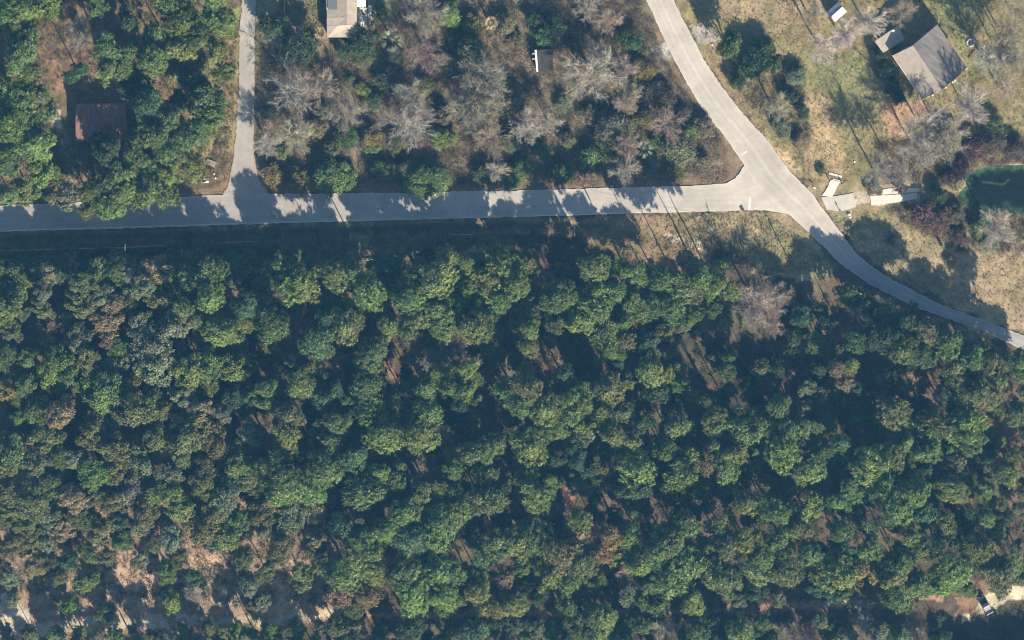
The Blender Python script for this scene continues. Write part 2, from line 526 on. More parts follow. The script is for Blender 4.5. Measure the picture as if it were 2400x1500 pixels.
def col_lane(x, y, t):
    c = np.array((0.33, 0.30, 0.26)) + 0 * x[..., None]
    e = np.clip(1 - np.minimum(t, 1 - t) / 0.12, 0, 1)[..., None]
    return c * wear(t, ((0.3, 0.1), (0.7, 0.1)))[..., None] * (1 - e) + e * np.array((0.33, 0.27, 0.20))


ribbon("side_lane", EDGE_LANE_W, EDGE_LANE_E, 0.008, col_lane, 140, 9, rag=2.6)
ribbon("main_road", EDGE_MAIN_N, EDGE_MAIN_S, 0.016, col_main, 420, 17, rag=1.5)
ribbon("diagonal_road", EDGE_DIAG_W, EDGE_DIAG_E, 0.042, col_diag, 340, 17, rag=1.5)
ribbon("sandy_driveway", [(1953, 419), (1944, 424), (1942, 437), (1926, 459)], [(1976, 425), (1966, 430), (1960, 445), (1950, 461)], 0.014,
       lambda x, y, t: np.array((0.58, 0.52, 0.43)) + 0 * x[..., None], 16, 5, 1.0)
ribbon("driveway_apron", [(1925, 462), (1965, 459), (2000, 452)], [(1938, 492), (1972, 496), (2006, 485)], 0.01,
       lambda x, y, t: np.array((0.41, 0.375, 0.315)) + 0.0 * x[..., None], 16, 5, 0.6)

M_white = mat_plain("road_paint", (0.56, 0.55, 0.51), 0.8, 0.3, 3)
M_conc = mat_plain("pale_concrete", (0.60, 0.54, 0.45), 0.9, 0.15, 1.2, bump=0.2)


def flat_poly(name, pts, z, mat, parent=None):
    mb = MB()
    mb.poly([((x - 1200) * S, (750 - y) * S, z) for x, y in pts][::-1])
    return mb.build(name, mat, parent)


tag(flat_poly("stop_line", [(1754, 462), (1760, 462), (1759, 492), (1753, 492)], 0.075, M_white), kind='structure')
tag(flat_poly("stop_line", [(1737, 361), (1749, 353), (1751, 356), (1739, 364)], 0.075, M_white), kind='structure')
for k, (A, B) in enumerate([((20, 541), (560, 525)), ((640, 523), (1180, 509)), ((1200, 508), (1480, 500))]):
    tag(flat_poly("edge_line", [A, B, (B[0], B[1] - 1.6), (A[0], A[1] - 1.6)], 0.05, M_white), kind='structure')

# pond
M_water, nt, b = mat_base("pond_water")
at = nt.nodes.new("ShaderNodeAttribute"); at.attribute_name = 'Col'
tc = nt.nodes.new("ShaderNodeTexCoord")
n1 = noise(nt, 0.6, 5, 0.6, tc.outputs['Object'])
nt.links.new(mul(nt, at.outputs['Color'], ramp(nt, n1.outputs[0], 0.3, 0.7, 0.8, 1.2)), b.inputs['Base Color'])
b.inputs['Roughness'].default_value = 0.1
b.inputs['Specular IOR Level'].default_value = 0.3
px_, py_ = np.meshgrid(np.arange(2236, 2454, 2.5), np.arange(378, 520, 2.5))
pw = np.stack([(px_ - 1200) * S, (750 - py_) * S, px_ * 0 - 0.28], -1)
d_ = dist_line(px_, py_, POND + POND[:1]) + 4 * vnoise(px_, py_, 9, 61) + 3 * vnoise(px_, py_, 4, 62)
a_ = np.exp(-(np.clip(d_ - 3, 0, None) / 8) ** 2)[..., None]
stre = np.exp(-((py_ - (425 + 0.12 * (px_ - 2290) - 12 * np.exp(-((px_ - 2365) / 8.0) ** 2))) / 2.2) ** 2)[..., None] * ((px_ > 2300) & (px_ < 2368))[..., None]
a_ = np.clip(a_ + 0.7 * stre + 0.5 * np.exp(-(np.hypot(px_ - 2362, py_ - 482) / 9) ** 2)[..., None], 0, 1)
a_ = a_ * np.clip(0.75 + 0.6 * vnoise(px_, py_, 5, 63), 0, 1)[..., None]
pc = np.array((0.007, 0.011, 0.009)) * (1 - a_) + np.array((0.055, 0.115, 0.05)) * a_
ii = np.arange(px_.size).reshape(px_.shape)
F = np.stack([ii[1:, :-1], ii[1:, 1:], ii[:-1, 1:], ii[:-1, :-1]], -1).reshape(-1, 4)
cen = inside(px_, py_, [(x, y) for x, y in POND]) | (dist_line(px_, py_, POND + POND[:1]) < 4)
keep = cen.ravel()[F].all(1)
pond = link("pond_water", mesh_np("pond_water", pw.reshape(-1, 3), F[keep], pc.reshape(-1, 3), M_water))
tag(pond, kind='structure')


# ------------------------------------------------------------------ foliage meshes
def unit(v):
    return v / (np.linalg.norm(v, axis=-1, keepdims=True) + 1e-9)


def blades(c, d, ln, wd, r, nrm=None):
    """one triangle per blade: base at c, pointing along d, facing nrm when given"""
    n = len(c)
    side = unit(np.cross(d, r.normal(size=(n, 3)) if nrm is None else nrm))
    ln = np.broadcast_to(np.asarray(ln, float), (n,))[:, None]
    wd = np.broadcast_to(np.asarray(wd, float), (n,))[:, None]
    V = np.empty((n, 3, 3))
    V[:, 0] = c - side * wd / 2
    V[:, 1] = c + side * wd / 2
    V[:, 2] = c + d * ln
    return V.reshape(-1, 3)


def lobes(r, n, spread, lo, hi, dome, zn):
    L = []
    ecc = r.uniform(0.75, 1.0); rot = r.uniform(0, 6.28); gap = r.uniform(0, 6.28)
    for i in range(n):
        a = i * 2.39996 + r.normal() * 0.35
        rr = math.sqrt((i + 0.5) / n) * spread * r.uniform(0.85, 1.12)
        if abs((a - gap + math.pi) % (2 * math.pi) - math.pi) < 0.5:
            rr *= 0.72
        x, y = rr * math.cos(a), rr * math.sin(a) * ecc
        x, y = x * math.cos(rot) - y * math.sin(rot), x * math.sin(rot) + y * math.cos(rot)
        z = dome * (1 - (rr / spread) ** 2 * 0.9) + r.normal() * zn
        L.append((x, y, z, r.uniform(lo, hi)))
    return L


def crown(seed, L, tufts, nb, ln, wd, jit, tuftspread, squash=0.85, up=0.35):
    r = np.random.default_rng(seed)
    Vs, Ts = [], []
    for (x, y, z, rad) in L:
        n = int(tufts * (rad / 0.34) ** 1.5)
        d = unit(r.normal(size=(n, 3)) + np.array((0, 0, up)))
        c = np.array((x, y, z)) + d * rad * (r.uniform(0.55, 1.0, (n, 1)) ** 0.5) * np.array((1, 1, squash))
        tint = r.uniform(0.72, 1.28, n) * r.uniform(0.74, 1.22)
        cc = np.repeat(c, nb, 0) + r.normal(size=(n * nb, 3)) * tuftspread
        out = unit(d * 0.75 + unit(c + np.array((0, 0, 0.25))) * 0.6)
        nn = unit(np.repeat(out, nb, 0) + r.normal(size=(n * nb, 3)) * jit)
        tang = unit(np.cross(nn, r.normal(size=(n * nb, 3))))
        dd = unit(tang + np.repeat(d, nb, 0) * 0.45)
        Vs.append(blades(cc, dd, ln * r.uniform(0.7, 1.3, n * nb), wd * r.uniform(0.7, 1.3, n * nb), r, nn))
        Ts.append(np.repeat(np.repeat(tint, nb) * r.uniform(0.85, 1.15, n * nb), 3))
    V = np.concatenate(Vs); T = np.concatenate(Ts)
    return V, np.arange(len(V)).reshape(-1, 3), T


PINE, OAK, BUSH = [], [], []
for s_ in range(10):
    r = np.random.default_rng(100 + s_)
    L = lobes(r, int(r.integers(13, 19)), 0.72, 0.22, 0.44, 0.45, 0.15)
    L += [(x * 0.9, y * 0.9, z - 0.45, rad * 0.8) for x, y, z, rad in L[3::4]]
    V, F, T = crown(200 + s_, L, 34, 13, 0.14, 0.055, 0.45, 0.03)
    PINE.append(mesh_np("pine_crown", V, F, T, M_needle))
for s_ in range(5):   # forked, two-headed and ragged pines
    r = np.random.default_rng(150 + s_)
    a_ = lobes(r, 9, 0.5, 0.18, 0.36, 0.4, 0.18); b2 = lobes(r, 7, 0.42, 0.16, 0.32, 0.35, 0.2)
    u = r.uniform(0, 6.28)
    L = [(x + 0.42 * math.cos(u), y + 0.42 * math.sin(u), z, q) for x, y, z, q in a_] + [(x - 0.5 * math.cos(u), y - 0.5 * math.sin(u), z - r.uniform(0.05, 0.4), q) for x, y, z, q in b2]
    L += [(r.uniform(-.9, .9), r.uniform(-.9, .9), r.uniform(-.5, 0), r.uniform(.12, .22)) for _ in range(4)]
    V, F, T = crown(250 + s_, L, 36, 13, 0.14, 0.05, 0.5, 0.03)
    PINE.append(mesh_np("pine_crown", V, F, T, M_needle))
for s_ in range(9):
    r = np.random.default_rng(300 + s_)
    L = lobes(r, int(r.integers(24, 34)), 0.80, 0.14, 0.27, 0.38, 0.12)
    L += [(x * 0.8, y * 0.8, z - 0.3, rad) for x, y, z, rad in L[4::3]]
    V, F, T = crown(400 + s_, L, 66, 7, 0.085, 0.065, 0.5, 0.03, up=0.5)
    OAK.append(mesh_np("oak_crown", V, F, T, M_needle))
for s_ in range(7):
    r = np.random.default_rng(500 + s_)
    L = lobes(r, int(r.integers(16, 24)), 0.82, 0.14, 0.3, 0.32, 0.12)
    V, F, T = crown(600 + s_, L, 64, 7, 0.12, 0.05, 0.6, 0.06, up=0.6)
    BUSH.append(mesh_np("bush_crown", V, F, T, M_needle))


def tube_np(segs, sides=3):
    """segs: list of (p, q, r0, r1) -> verts, quads"""
    p = np.array([s[0] for s in segs], float); q = np.array([s[1] for s in segs], float)
    r0 = np.array([s[2] for s in segs]); r1 = np.array([s[3] for s in segs])
    d = unit(q - p)
    ref = np.where(np.abs(d[:, 2:3]) > 0.9, np.array([[1.0, 0, 0]]), np.array([[0, 0, 1.0]]))
    a = unit(np.cross(d, ref)); b = np.cross(d, a)
    n = len(segs)
    V = np.empty((n, 2 * sides, 3))
    for k in range(sides):
        t = 2 * math.pi * k / sides
        off = a * math.cos(t) + b * math.sin(t)
        V[:, k] = p + off * r0[:, None]
        V[:, sides + k] = q + off * r1[:, None]
    base = (np.arange(n) * 2 * sides)[:, None]
    F = np.concatenate([base + np.array([[k, (k + 1) % sides, sides + (k + 1) % sides, sides + k]]) for k in range(sides)])
    return V.reshape(-1, 3), F


def pine_trunk(seed):
    r = np.random.default_rng(seed)
    segs, p = [], np.array((0.0, 0, 0))
    for i in range(8):
        q = np.array((r.normal() * 0.1, r.normal() * 0.1, (i + 1) / 8 * 0.97))
        segs.append((p, q, 0.2 * (1 - i / 9), 0.2 * (1 - (i + 1) / 9)))
        p = q
    return segs


TRUNK = []
for s_ in range(4):
    V, F = tube_np(pine_trunk(s_), 7)
    TRUNK.append(mesh_np("tree_trunk", V, F, None, M_bark, smooth=True))


def bare_crown(seed, n_main, dens=1.0, flat=0.0):
    """radiating leafless crown, radius 1, trunk base at z = -1.2"""
    r = np.random.default_rng(seed)
    segs, tw = [], []
    segs.append(((0, 0, -1.3), (0.02, 0.01, -0.45), 0.04, 0.032))

    def grow(p, d, ln, rad, lev):
        steps = 4 if lev == 0 else 3
        for s in range(steps):
            d = unit(d + r.normal(size=3) * (0.13 if lev == 0 else 0.18) + np.array((0, 0, 0.03)))
            q = p + d * ln / steps
            r0, r1 = rad * (1 - 0.2 * s), rad * (1 - 0.2 * (s + 1))
            if lev < 3:
                segs.append((p, q, r0, r1))
            if lev < 2:
                for _ in range(int(round(r.uniform(1.6, 2.8) * dens))):
                    dd = unit(d + r.normal(size=3) * 0.5)
                    grow(p + (q - p) * r.random(), dd, ln * r.uniform(0.35, 0.55) * (1.15 - 0.12 * s), rad * 0.5, lev + 1)
            if lev == 2:
                for _ in range(2):
                    tw.append((p + (q - p) * r.random(), unit(d + r.normal(size=3) * 0.5), ln * r.uniform(0.5, 1.2)))
            p = q
        tw.append((p, d, ln * 0.5))

    for i in range(n_main):
        a = i * 2.4 + r.normal() * 0.25
        el = r.uniform(0.05, 1.25 - flat)
        d = np.array((math.cos(a) * math.cos(el), math.sin(a) * math.cos(el), math.sin(el)))
        grow(np.array((0.02, 0.01, -0.5 + 0.3 * r.random())), d, r.uniform(0.7, 0.95), 0.017, 0)
    V, F = tube_np(segs, 3)
    c = np.array([t_[0] for t_ in tw]); d = np.array([t_[1] for t_ in tw]); ln = np.array([t_[2] for t_ in tw])
    TV = blades(c, d, ln, 0.0085, r)
    k = np.percentile(np.hypot(TV[:, 0], TV[:, 1]), 95)
    V[:, :2] /= k; TV[:, :2] /= k
    F3 = np.concatenate([F[:, [0, 1, 2]], F[:, [0, 2, 3]], len(V) + np.arange(len(TV)).reshape(-1, 3)])
    col = np.r_[np.full(len(V), 1.35), np.repeat(r.uniform(0.65, 1.0, len(tw)), 3)]
    return mesh_np("bare_branches", np.r_[V, TV], F3, col, M_twig)


BARE = [bare_crown(700 + i, n, d_, f_) for i, (n, d_, f_) in enumerate([(13, 1.0, 0), (15, 1.15, 0.2), (12, 0.9, 0), (16, 1.2, 0.1), (11, 1.0, 0.3), (14, 1.3, 0)])]

# ------------------------------------------------------------------ where every tree stands (photograph pixels: x, y, crown radius, tone)
PINES = """
82,15,50,y 50,65,34,o 55,85,28,g 50,130,46,g 72,170,26,y 178,172,24,b 272,115,42,g 265,165,32,l 362,112,45,g 400,125,42,y 355,148,28,y 412,20,42,l 452,95,28,g 425,58,36,y
500,15,40,g 520,58,36,y 495,108,32,y 225,6,28,g 30,240,46,g 88,225,32,g 30,290,44,y 95,275,30,g 92,340,40,l 25,350,38,y 350,245,34,b 352,267,30,g 385,295,36,g 325,318,24,g
445,318,30,g 250,352,36,d 320,352,36,g 388,352,34,g 212,472,34,y 262,480,32,l 355,456,45,l 288,450,28,y 392,402,34,y 288,408,44,g 350,388,30,g 225,436,28,d 15,385,30,g 12,455,24,l 20,20,30,g 300,40,26,d
700,670,44,y 662,637,34,g 780,645,34,y 872,685,36,g 865,708,26,y 1048,600,24,l 1020,657,42,y 990,655,40,g 962,648,32,g 1090,615,18,y 1095,682,26,y 1102,642,22,y 1152,692,38,g 1145,657,34,y 1182,617,38,y 1012,695,44,y
955,700,34,g 1038,732,42,g 975,733,34,y 822,732,28,g 1125,732,36,b 1208,662,34,y 1395,622,34,g 1480,637,32,g 1550,650,30,g 1605,672,38,o 1655,648,34,g 1692,672,34,y 1560,722,34,g 1500,730,26,g 1470,700,32,g 1308,695,34,g
1340,730,38,y 1390,710,40,g 1425,680,30,g 1240,735,24,g
525,775,35,l 570,757,22,y 475,645,42,g 495,692,34,l 575,718,30,b 445,732,34,g 642,765,36,g 808,762,40,y 748,798,34,b 722,808,22,g 760,820,22,g 910,765,30,o 970,758,32,y 1038,758,32,l 1112,770,36,y
875,825,34,g 865,850,28,g 727,850,20,o 707,900,32,y 625,925,32,g 680,977,32,o 770,925,30,b 862,912,36,g 862,962,34,l 785,1007,40,g 672,1022,30,y 905,1015,44,y 985,1012,44,y 1000,960,34,g 998,915,28,g 928,945,20,g
1035,895,30,g 1075,875,34,y 1100,903,32,y 1075,932,28,d 1132,1050,42,g 1135,1080,34,y 762,1055,34,g 645,1082,45,y 762,1098,36,g 832,1072,34,b 888,1110,28,g 930,1108,26,g 1065,1097,24,g 1192,925,34,g
1308,760,22,o 1245,772,20,y 1232,808,26,y 1370,755,26,g 1415,780,34,g 1425,807,28,y 1465,802,24,o 1462,757,18,g 1512,808,26,b 1455,832,14,g 1412,838,18,y 1525,866,34,y 1558,875,20,y 1520,898,16,g
1432,905,38,o 1472,892,16,g 1230,905,40,o 1220,942,34,g 1320,878,22,d 1360,912,34,g 1372,935,34,y 1275,955,40,y 1320,967,46,y 1310,1008,24,y 1440,955,36,o 1420,995,38,y 1462,967,24,o 1540,920,26,d 1502,995,22,d
1238,1045,44,y 1472,1040,30,o 1575,1020,42,g 1558,1052,26,g 1488,1092,44,y 1365,1092,26,b 1592,1100,42,l 1672,980,28,y 1712,1000,40,g 1730,1045,34,y 1778,1012,32,g 1702,1095,34,g 1700,925,24,d 1592,860,14,g
1972,880,30,t 1988,858,20,y 1825,955,26,g 1832,1015,36,g 1830,1062,38,y 1895,1000,24,g 1895,1095,38,l 1930,1062,20,g 1972,1040,24,b 2032,1092,42,l 2088,1075,32,y 2092,965,36,o 2138,995,30,g 2125,1040,20,l 2190,985,36,o
2180,1040,38,g 2150,1052,24,g 2258,998,42,l 2272,1028,34,g 2300,925,40,o 2250,905,38,o 2382,965,30,g 2365,1095,34,y 2275,838,28,g 2130,750,28,d 2180,775,32,o 2215,805,34,g 2160,835,30,d 2240,862,32,o 2395,850,34,g 2330,852,34,o 2290,872,28,d 2090,792,30,d 2040,775,26,d 2060,805,30,d 2110,820,32,o 2000,800,26,d 2325,895,32,o 2210,930,26,d
"""
PINES += """
675,1140,45,g 730,1150,30,l 850,1152,44,g 920,1130,28,g 1005,1150,32,y 1062,1208,32,y 1028,1226,42,g 1150,1148,44,g 1125,1170,30,o 1088,1188,26,g 950,1202,36,g 978,1220,24,l 910,1240,28,l 870,1255,34,g 838,1275,30,g
865,1290,28,y 795,1232,28,b 965,1260,34,b 1022,1278,28,y 955,1290,24,y 985,1310,26,g 1035,1335,44,l 950,1342,34,g 808,1340,42,l 870,1342,30,y 968,1395,44,l 1045,1402,32,l 1048,1424,20,y 1125,1405,38,y 1120,1350,24,o
1182,1425,30,y 1168,1270,34,g 1190,1262,26,g 1122,1300,30,b 860,1397,28,a 962,1478,30,d 1112,1482,34,b 1180,1358,22,t
1248,1150,44,y 1288,1137,22,g 1250,1265,44,g 1212,1272,36,y 1358,1225,28,y 1362,1243,24,t 1485,1225,24,l 1420,1275,42,a 1400,1297,28,a 1320,1300,46,o 1360,1322,36,o 1285,1340,34,y 1330,1388,40,g 1482,1295,44,y 1550,1280,42,g
1588,1250,44,g 1610,1230,28,g 1550,1322,26,y 1600,1338,48,l 1622,1408,28,y 1690,1350,40,g 1395,1362,24,y 1415,1448,36,y 1745,1175,32,y 1688,1225,28,l 1652,1280,30,g 1698,1280,30,o 1755,1267,30,y 1775,1325,38,l 1795,1208,24,g
1495,1140,34,d 1638,1480,28,d 1730,1475,34,g 1215,1412,24,g
1892,1192,40,y 1958,1178,24,g 1815,1195,34,g 1995,1148,26,g 1998,1190,20,g 2145,1150,34,g 2090,1175,46,g 2225,1150,32,y 1838,1260,38,g 1885,1242,30,o 1965,1242,28,g 2038,1262,40,g 1900,1297,28,g 1985,1287,34,b
1808,1300,34,y 1960,1338,44,l 1842,1342,36,o 2028,1338,34,a 2080,1332,34,g 2112,1315,34,g 2095,1354,32,y 2152,1375,34,l 2102,1397,34,g 2130,1252,30,y 2168,1210,30,b 2212,1232,32,o 2175,1287,30,o 2230,1342,46,l
2265,1384,20,l 2330,1345,42,o 2290,1280,38,y 2362,1325,32,g 2295,1215,30,g
"""
OAKS = """
30,682,36,g 10,725,40,l 60,648,24,o 110,640,22,t 100,685,20,k 170,628,22,t 240,648,28,k 195,660,28,o 370,632,34,t 192,712,38,o 298,710,28,o 240,695,24,k 265,714,22,t 312,682,24,k 370,702,34,o 342,675,20,k 250,745,30,t
25,770,30,o 10,835,28,g 245,765,28,t 252,800,18,t 140,850,38,g 115,874,30,y 205,845,30,o 238,912,44,g 232,936,30,y 360,810,45,k 370,858,45,k 445,870,38,y 490,855,36,g 550,857,36,y 490,898,22,y 88,960,30,l 140,967,36,t
312,958,45,o 308,900,24,a 358,932,22,o 382,960,24,o 8,912,26,a 470,965,32,t 440,1015,50,o 365,1025,28,o 505,1035,34,o 425,1067,26,o 265,1048,36,o 138,1070,25,g 110,1025,36,o 215,1022,34,o 175,1074,24,k 225,1102,36,l
20,1065,40,g 15,1092,30,y 555,1090,30,l 590,1107,25,l 270,1107,30,o 592,925,24,g 520,972,24,k 82,1088,34,k 660,887,26,o 410,760,34,k 330,760,30,k 180,790,34,k 60,900,24,g 430,925,30,k 550,930,28,b 590,1010,30,k 330,1085,34,k
565,1050,26,o 395,1110,28,k 480,1100,30,o
22,1155,36,o 75,1175,40,o 28,1190,26,y 118,1135,28,o 175,1168,34,t 212,1132,24,l 308,1140,36,k 262,1177,28,o 225,1164,24,o 385,1157,38,l 420,1190,30,l 532,1160,36,k 570,1130,28,o 475,1134,30,o 72,1232,28,o 120,1213,36,k
190,1212,36,o 150,1240,28,t 240,1242,36,o 280,1226,24,b 328,1237,26,k 25,1280,40,o 72,1274,30,o 288,1265,32,g 402,1265,36,k 475,1237,38,o 532,1260,34,l 82,1325,34,t 125,1322,28,o 207,1297,32,o 155,1317,30,b 20,1350,34,k
328,1312,28,k 392,1342,36,y 422,1302,26,o 572,1312,36,o 205,1362,36,l 140,1352,28,o 450,1352,26,b 160,1420,30,g 248,1434,30,g 400,1408,32,y 385,1390,20,b 582,1372,32,k 560,1482,30,l 270,1492,26,g 355,1490,22,o 592,1420,20,o
645,1172,26,a 688,1200,36,k 738,1192,30,t 760,1168,22,t 615,1202,32,o 675,1237,32,o 625,1237,22,k 740,1257,24,t 662,1277,34,o 730,1297,18,o 645,1312,32,o 705,1348,38,o 798,1390,34,t 830,1422,26,o 615,1412,26,k 625,1484,30,g
698,1478,26,g 790,1477,30,o 838,1473,22,t 910,1492,20,t 1650,1085,28,t 505,1200,28,o 345,1200,28,o 560,1215,28,g 360,1275,26,o 500,1275,26,k 620,1340,30,o 750,1320,28,o 40,1230,22,o 110,1275,24,k 250,1305,28,o 30,1410,20,k
"""
OAKS += "262,438,30,o 62,440,34,o 100,400,38,y 150,458,36,k 450,388,30,y 480,232,40,g 462,195,30,d 310,195,40,d 490,278,38,y 528,167,24,g 420,235,26,d 1238,612,26,o 2390,1285,24,t"
SHRUBS = """
708,105,50,d 640,60,38,d 855,100,40,d 815,118,30,d 892,35,26,d 1055,35,32,y 852,142,24,o 850,210,20,y 870,322,30,a 872,346,22,l 1042,325,34,y 820,185,12,l 812,325,32,g 930,338,28,o 930,135,32,d 862,240,20,a 660,358,22,y 925,165,24,t
1040,150,40,d 1100,110,40,d 1105,290,30,k 775,412,48,g 700,425,34,a 640,410,30,a 812,420,30,g 985,425,46,g 1025,420,38,g 950,398,30,o 1137,405,28,g 1192,422,24,g 1222,400,30,g 1320,405,34,g 1270,88,26,g 1250,45,22,d 1475,95,32,d
1505,120,20,d 1508,165,32,a 1532,166,12,y 1525,215,34,m 1560,228,30,m 1435,300,48,k 1425,345,42,o 1518,278,26,a 1495,280,24,d 1592,345,44,k 1622,305,24,g 1650,300,28,t 1708,104,36,g 1762,150,42,d 1790,112,28,d 1810,150,30,d
1868,180,26,k 1832,300,28,k 1872,332,22,t 2332,298,30,g 2062,128,22,d 2076,165,26,d 2090,200,24,d 2105,225,22,d 1925,402,13,g 2225,420,22,r 2250,388,22,r 2200,457,24,d 2162,500,36,r 2200,517,38,r 2240,500,26,m 2300,530,28,g
1210,95,22,t 1180,60,30,t 1105,60,30,a 1200,240,40,o 1175,200,30,d 1320,240,28,d 1330,330,30,d 1380,370,34,g 1270,350,28,g 1200,330,28,o 900,400,30,g 880,240,30,d 780,350,34,d 630,270,28,d 745,300,26,t 1040,270,30,m 1380,270,26,t
1380,60,28,m 1300,60,30,d 1345,110,22,o 1480,200,26,o 1470,250,24,t 1600,270,24,m 1585,400,26,o 1650,380,22,t 1540,330,20,g 1000,200,24,o 900,190,26,k 760,260,26,k 2050,445,20,t 2110,440,18,r 2330,330,34,m 2380,350,30,m 2290,345,32,r
2222,325,36,t 1850,225,24,d 1880,260,22,d 1730,190,24,d 54,1088,12,r 900,1367,18,r 1320,632,24,a 632,678,18,t 700,932,20,t 878,637,15,y 2002,972,14,t 2050,920,15,t 1632,788,15,t 1335,1428,14,a
1690,620,22,g 340,300,20,d 2090,560,14,o 2250,555,26,m 2320,570,26,k 2230,610,14,t
"""
BARES = """
190,78,34,k 995,30,48,p 1000,125,42,q 690,205,60,k 752,200,42,t 1130,180,56,p 1115,240,58,t 955,292,54,w 985,258,30,k 815,262,40,p 695,318,40,t 628,338,30,w 960,225,38,p 1150,325,40,t 1390,168,65,w 1235,295,36,w 1287,283,28,w 1562,292,38,p
1470,345,28,t 1380,25,40,t 1425,50,30,t 1465,400,34,w 2038,50,36,w 1930,110,36,w 1980,82,34,w 2112,28,30,t 1822,250,28,t 2168,292,50,w 2275,250,46,w 2350,112,48,p 2320,140,36,w 2358,208,42,t 2382,135,32,p 2355,62,34,t 2155,350,42,k 2060,400,40,k
2112,405,36,p 2338,537,42,w 2020,722,30,c 2070,722,26,c 1832,697,30,t 1775,710,58,p 1128,600,24,p 1165,400,26,w 762,850,26,q 1030,850,38,k 1062,812,30,k 1112,845,16,c 300,635,12,c 2278,775,28,c 2315,790,14,c 1067,1245,20,w 1550,1475,28,w
1570,1482,15,w 2150,1475,36,p 2025,1452,32,w 1888,1488,32,p 1832,1482,22,p 1465,1348,22,p 690,300,22,p 452,1392,20,k 1465,160,30,t 1470,225,32,t 1815,765,28,p 2225,325,44,p 2385,20,30,t 1905,30,26,t
"""
TONES = {'g': (0.136, 0.192, 0.062), 'y': (0.180, 0.220, 0.064), 'l': (0.170, 0.234, 0.068), 'b': (0.096, 0.160, 0.076), 'd': (0.072, 0.110, 0.048), 'o': (0.160, 0.170, 0.066), 't': (0.245, 0.205, 0.115), 'k': (0.184, 0.205, 0.120),
         'a': (0.235, 0.190, 0.066), 'r': (0.150, 0.092, 0.070), 'm': (0.130, 0.105, 0.080)}
TWORD = {'g': "mid-green", 'y': "yellow-green", 'l': "bright green", 'b': "bluish-green", 'd': "dark green", 'o': "olive-green", 't': "tan", 'k': "grey-green", 'a': "ochre", 'r': "reddish", 'm': "maroon-brown"}
BTONE = {'n': (0.48, 0.44, 0.35), 'w': (0.37, 0.335, 0.27), 'k': (0.30, 0.275, 0.22), 't': (0.32, 0.265, 0.19), 'p': (0.30, 0.255, 0.19), 'q': (0.28, 0.19, 0.15), 'c': (0.46, 0.39, 0.27)}
BWORD = {'w': "pale grey", 'k': "grey", 't': "tan", 'p': "pinkish-brown", 'q': "reddish", 'c': "cream"}


def parse(s):
    return [(float(a), float(b), float(c), d) for a, b, c, d in (w.split(',') for w in s.split())]


PINES, OAKS, SHRUBS, BARES = parse(PINES), parse(OAKS), parse(SHRUBS), parse(BARES)

LANDMARKS = [("the rust-roofed cabin", 240, 285), ("the tan-roofed house", 800, 45), ("the grey gabled house", 2180, 150), ("the small metal shed", 1960, 28), ("the old flat-roofed shed", 1280, 140),
             ("the algae-rimmed pond", 2340, 445), ("the junction signpost", 1757, 522), ("the parked dark pickup", 2308, 1415), ("the white-ringed fire pit", 2275, 100), ("the driveway gate", 1960, 415),
             ("the reddish dead snag", 762, 850), ("the small cream snag", 300, 635), ("the twin cream bare trees", 2045, 722), ("the bare tree south of the junction", 1775, 710),
             ("the grey bare pair", 1045, 832), ("the pale palmettos", 2345, 972), ("the lane mouth", 575, 445), ("the westmost utility pole", 293, 580), ("the small red-leaved shrub", 54, 1088),
             ("the pinkish sand clearing", 330, 1345), ("the round pale sand patch", 533, 1390), ("the red shrub near the track", 900, 1367), ("the pale bottom-edge bare trees", 1556, 1476),
             ("the widest bottom-edge bare tree", 2150, 1475), ("the forest dry-grass strip", 1045, 1045), ("the big pale bare tree", 1390, 168), ("the green palm near the house", 920, 94),
             ("the palm by the main road", 1508, 348), ("the straw-coloured dead palm", 1150, 53), ("the deep dark forest gap", 1750, 870), ("the red straw streak", 2085, 1015), ("the cream tree by the shaded road", 2278, 775)]
DIRS = ["east", "north-east", "north", "north-west", "west", "south-west", "south", "south-east"]
RANK = ["nearest", "second nearest", "third nearest", "fourth nearest", "fifth nearest", "sixth nearest", "seventh nearest", "eighth nearest", "ninth nearest", "tenth nearest", "eleventh nearest", "twelfth nearest", "thirteenth nearest"]


def locate(items, noun):
    """for every item: which landmark, which compass sector, and its rank among items of the kind in that sector"""
    X = np.array([i[0] for i in items]); Y = np.array([i[1] for i in items])
    best = [None] * len(items)
    for nm, lx, ly in LANDMARKS:
        d = np.hypot(X - lx, Y - ly)
        sec = np.round(np.arctan2(ly - Y, X - lx) / (math.pi / 4)).astype(int) % 8
        for s_ in range(8):
            k = [i for i in np.argsort(d) if sec[i] == s_ and d[i] > 14]
            for rk, i in enumerate(k[:13]):
                key = (rk * 60 + d[i], rk, s_, nm)
                if best[i] is None or key < best[i]:
                    best[i] = key
    out = []
    for i, bk in enumerate(best):
        out.append(f"{RANK[bk[1]]} one {DIRS[bk[2]]} of {bk[3]}" if bk else None)
    return out


def size_word(r, lo, hi):
    return "small" if r < lo else "large" if r >= hi else "medium"


def vary(c, r, k=0.10):
    f = 1 + r.normal() * k
    return tuple(float(np.clip(v * f * (1 + r.normal() * 0.05), 0.01, 0.6)) for v in c)


tr = np.random.default_rng(77)


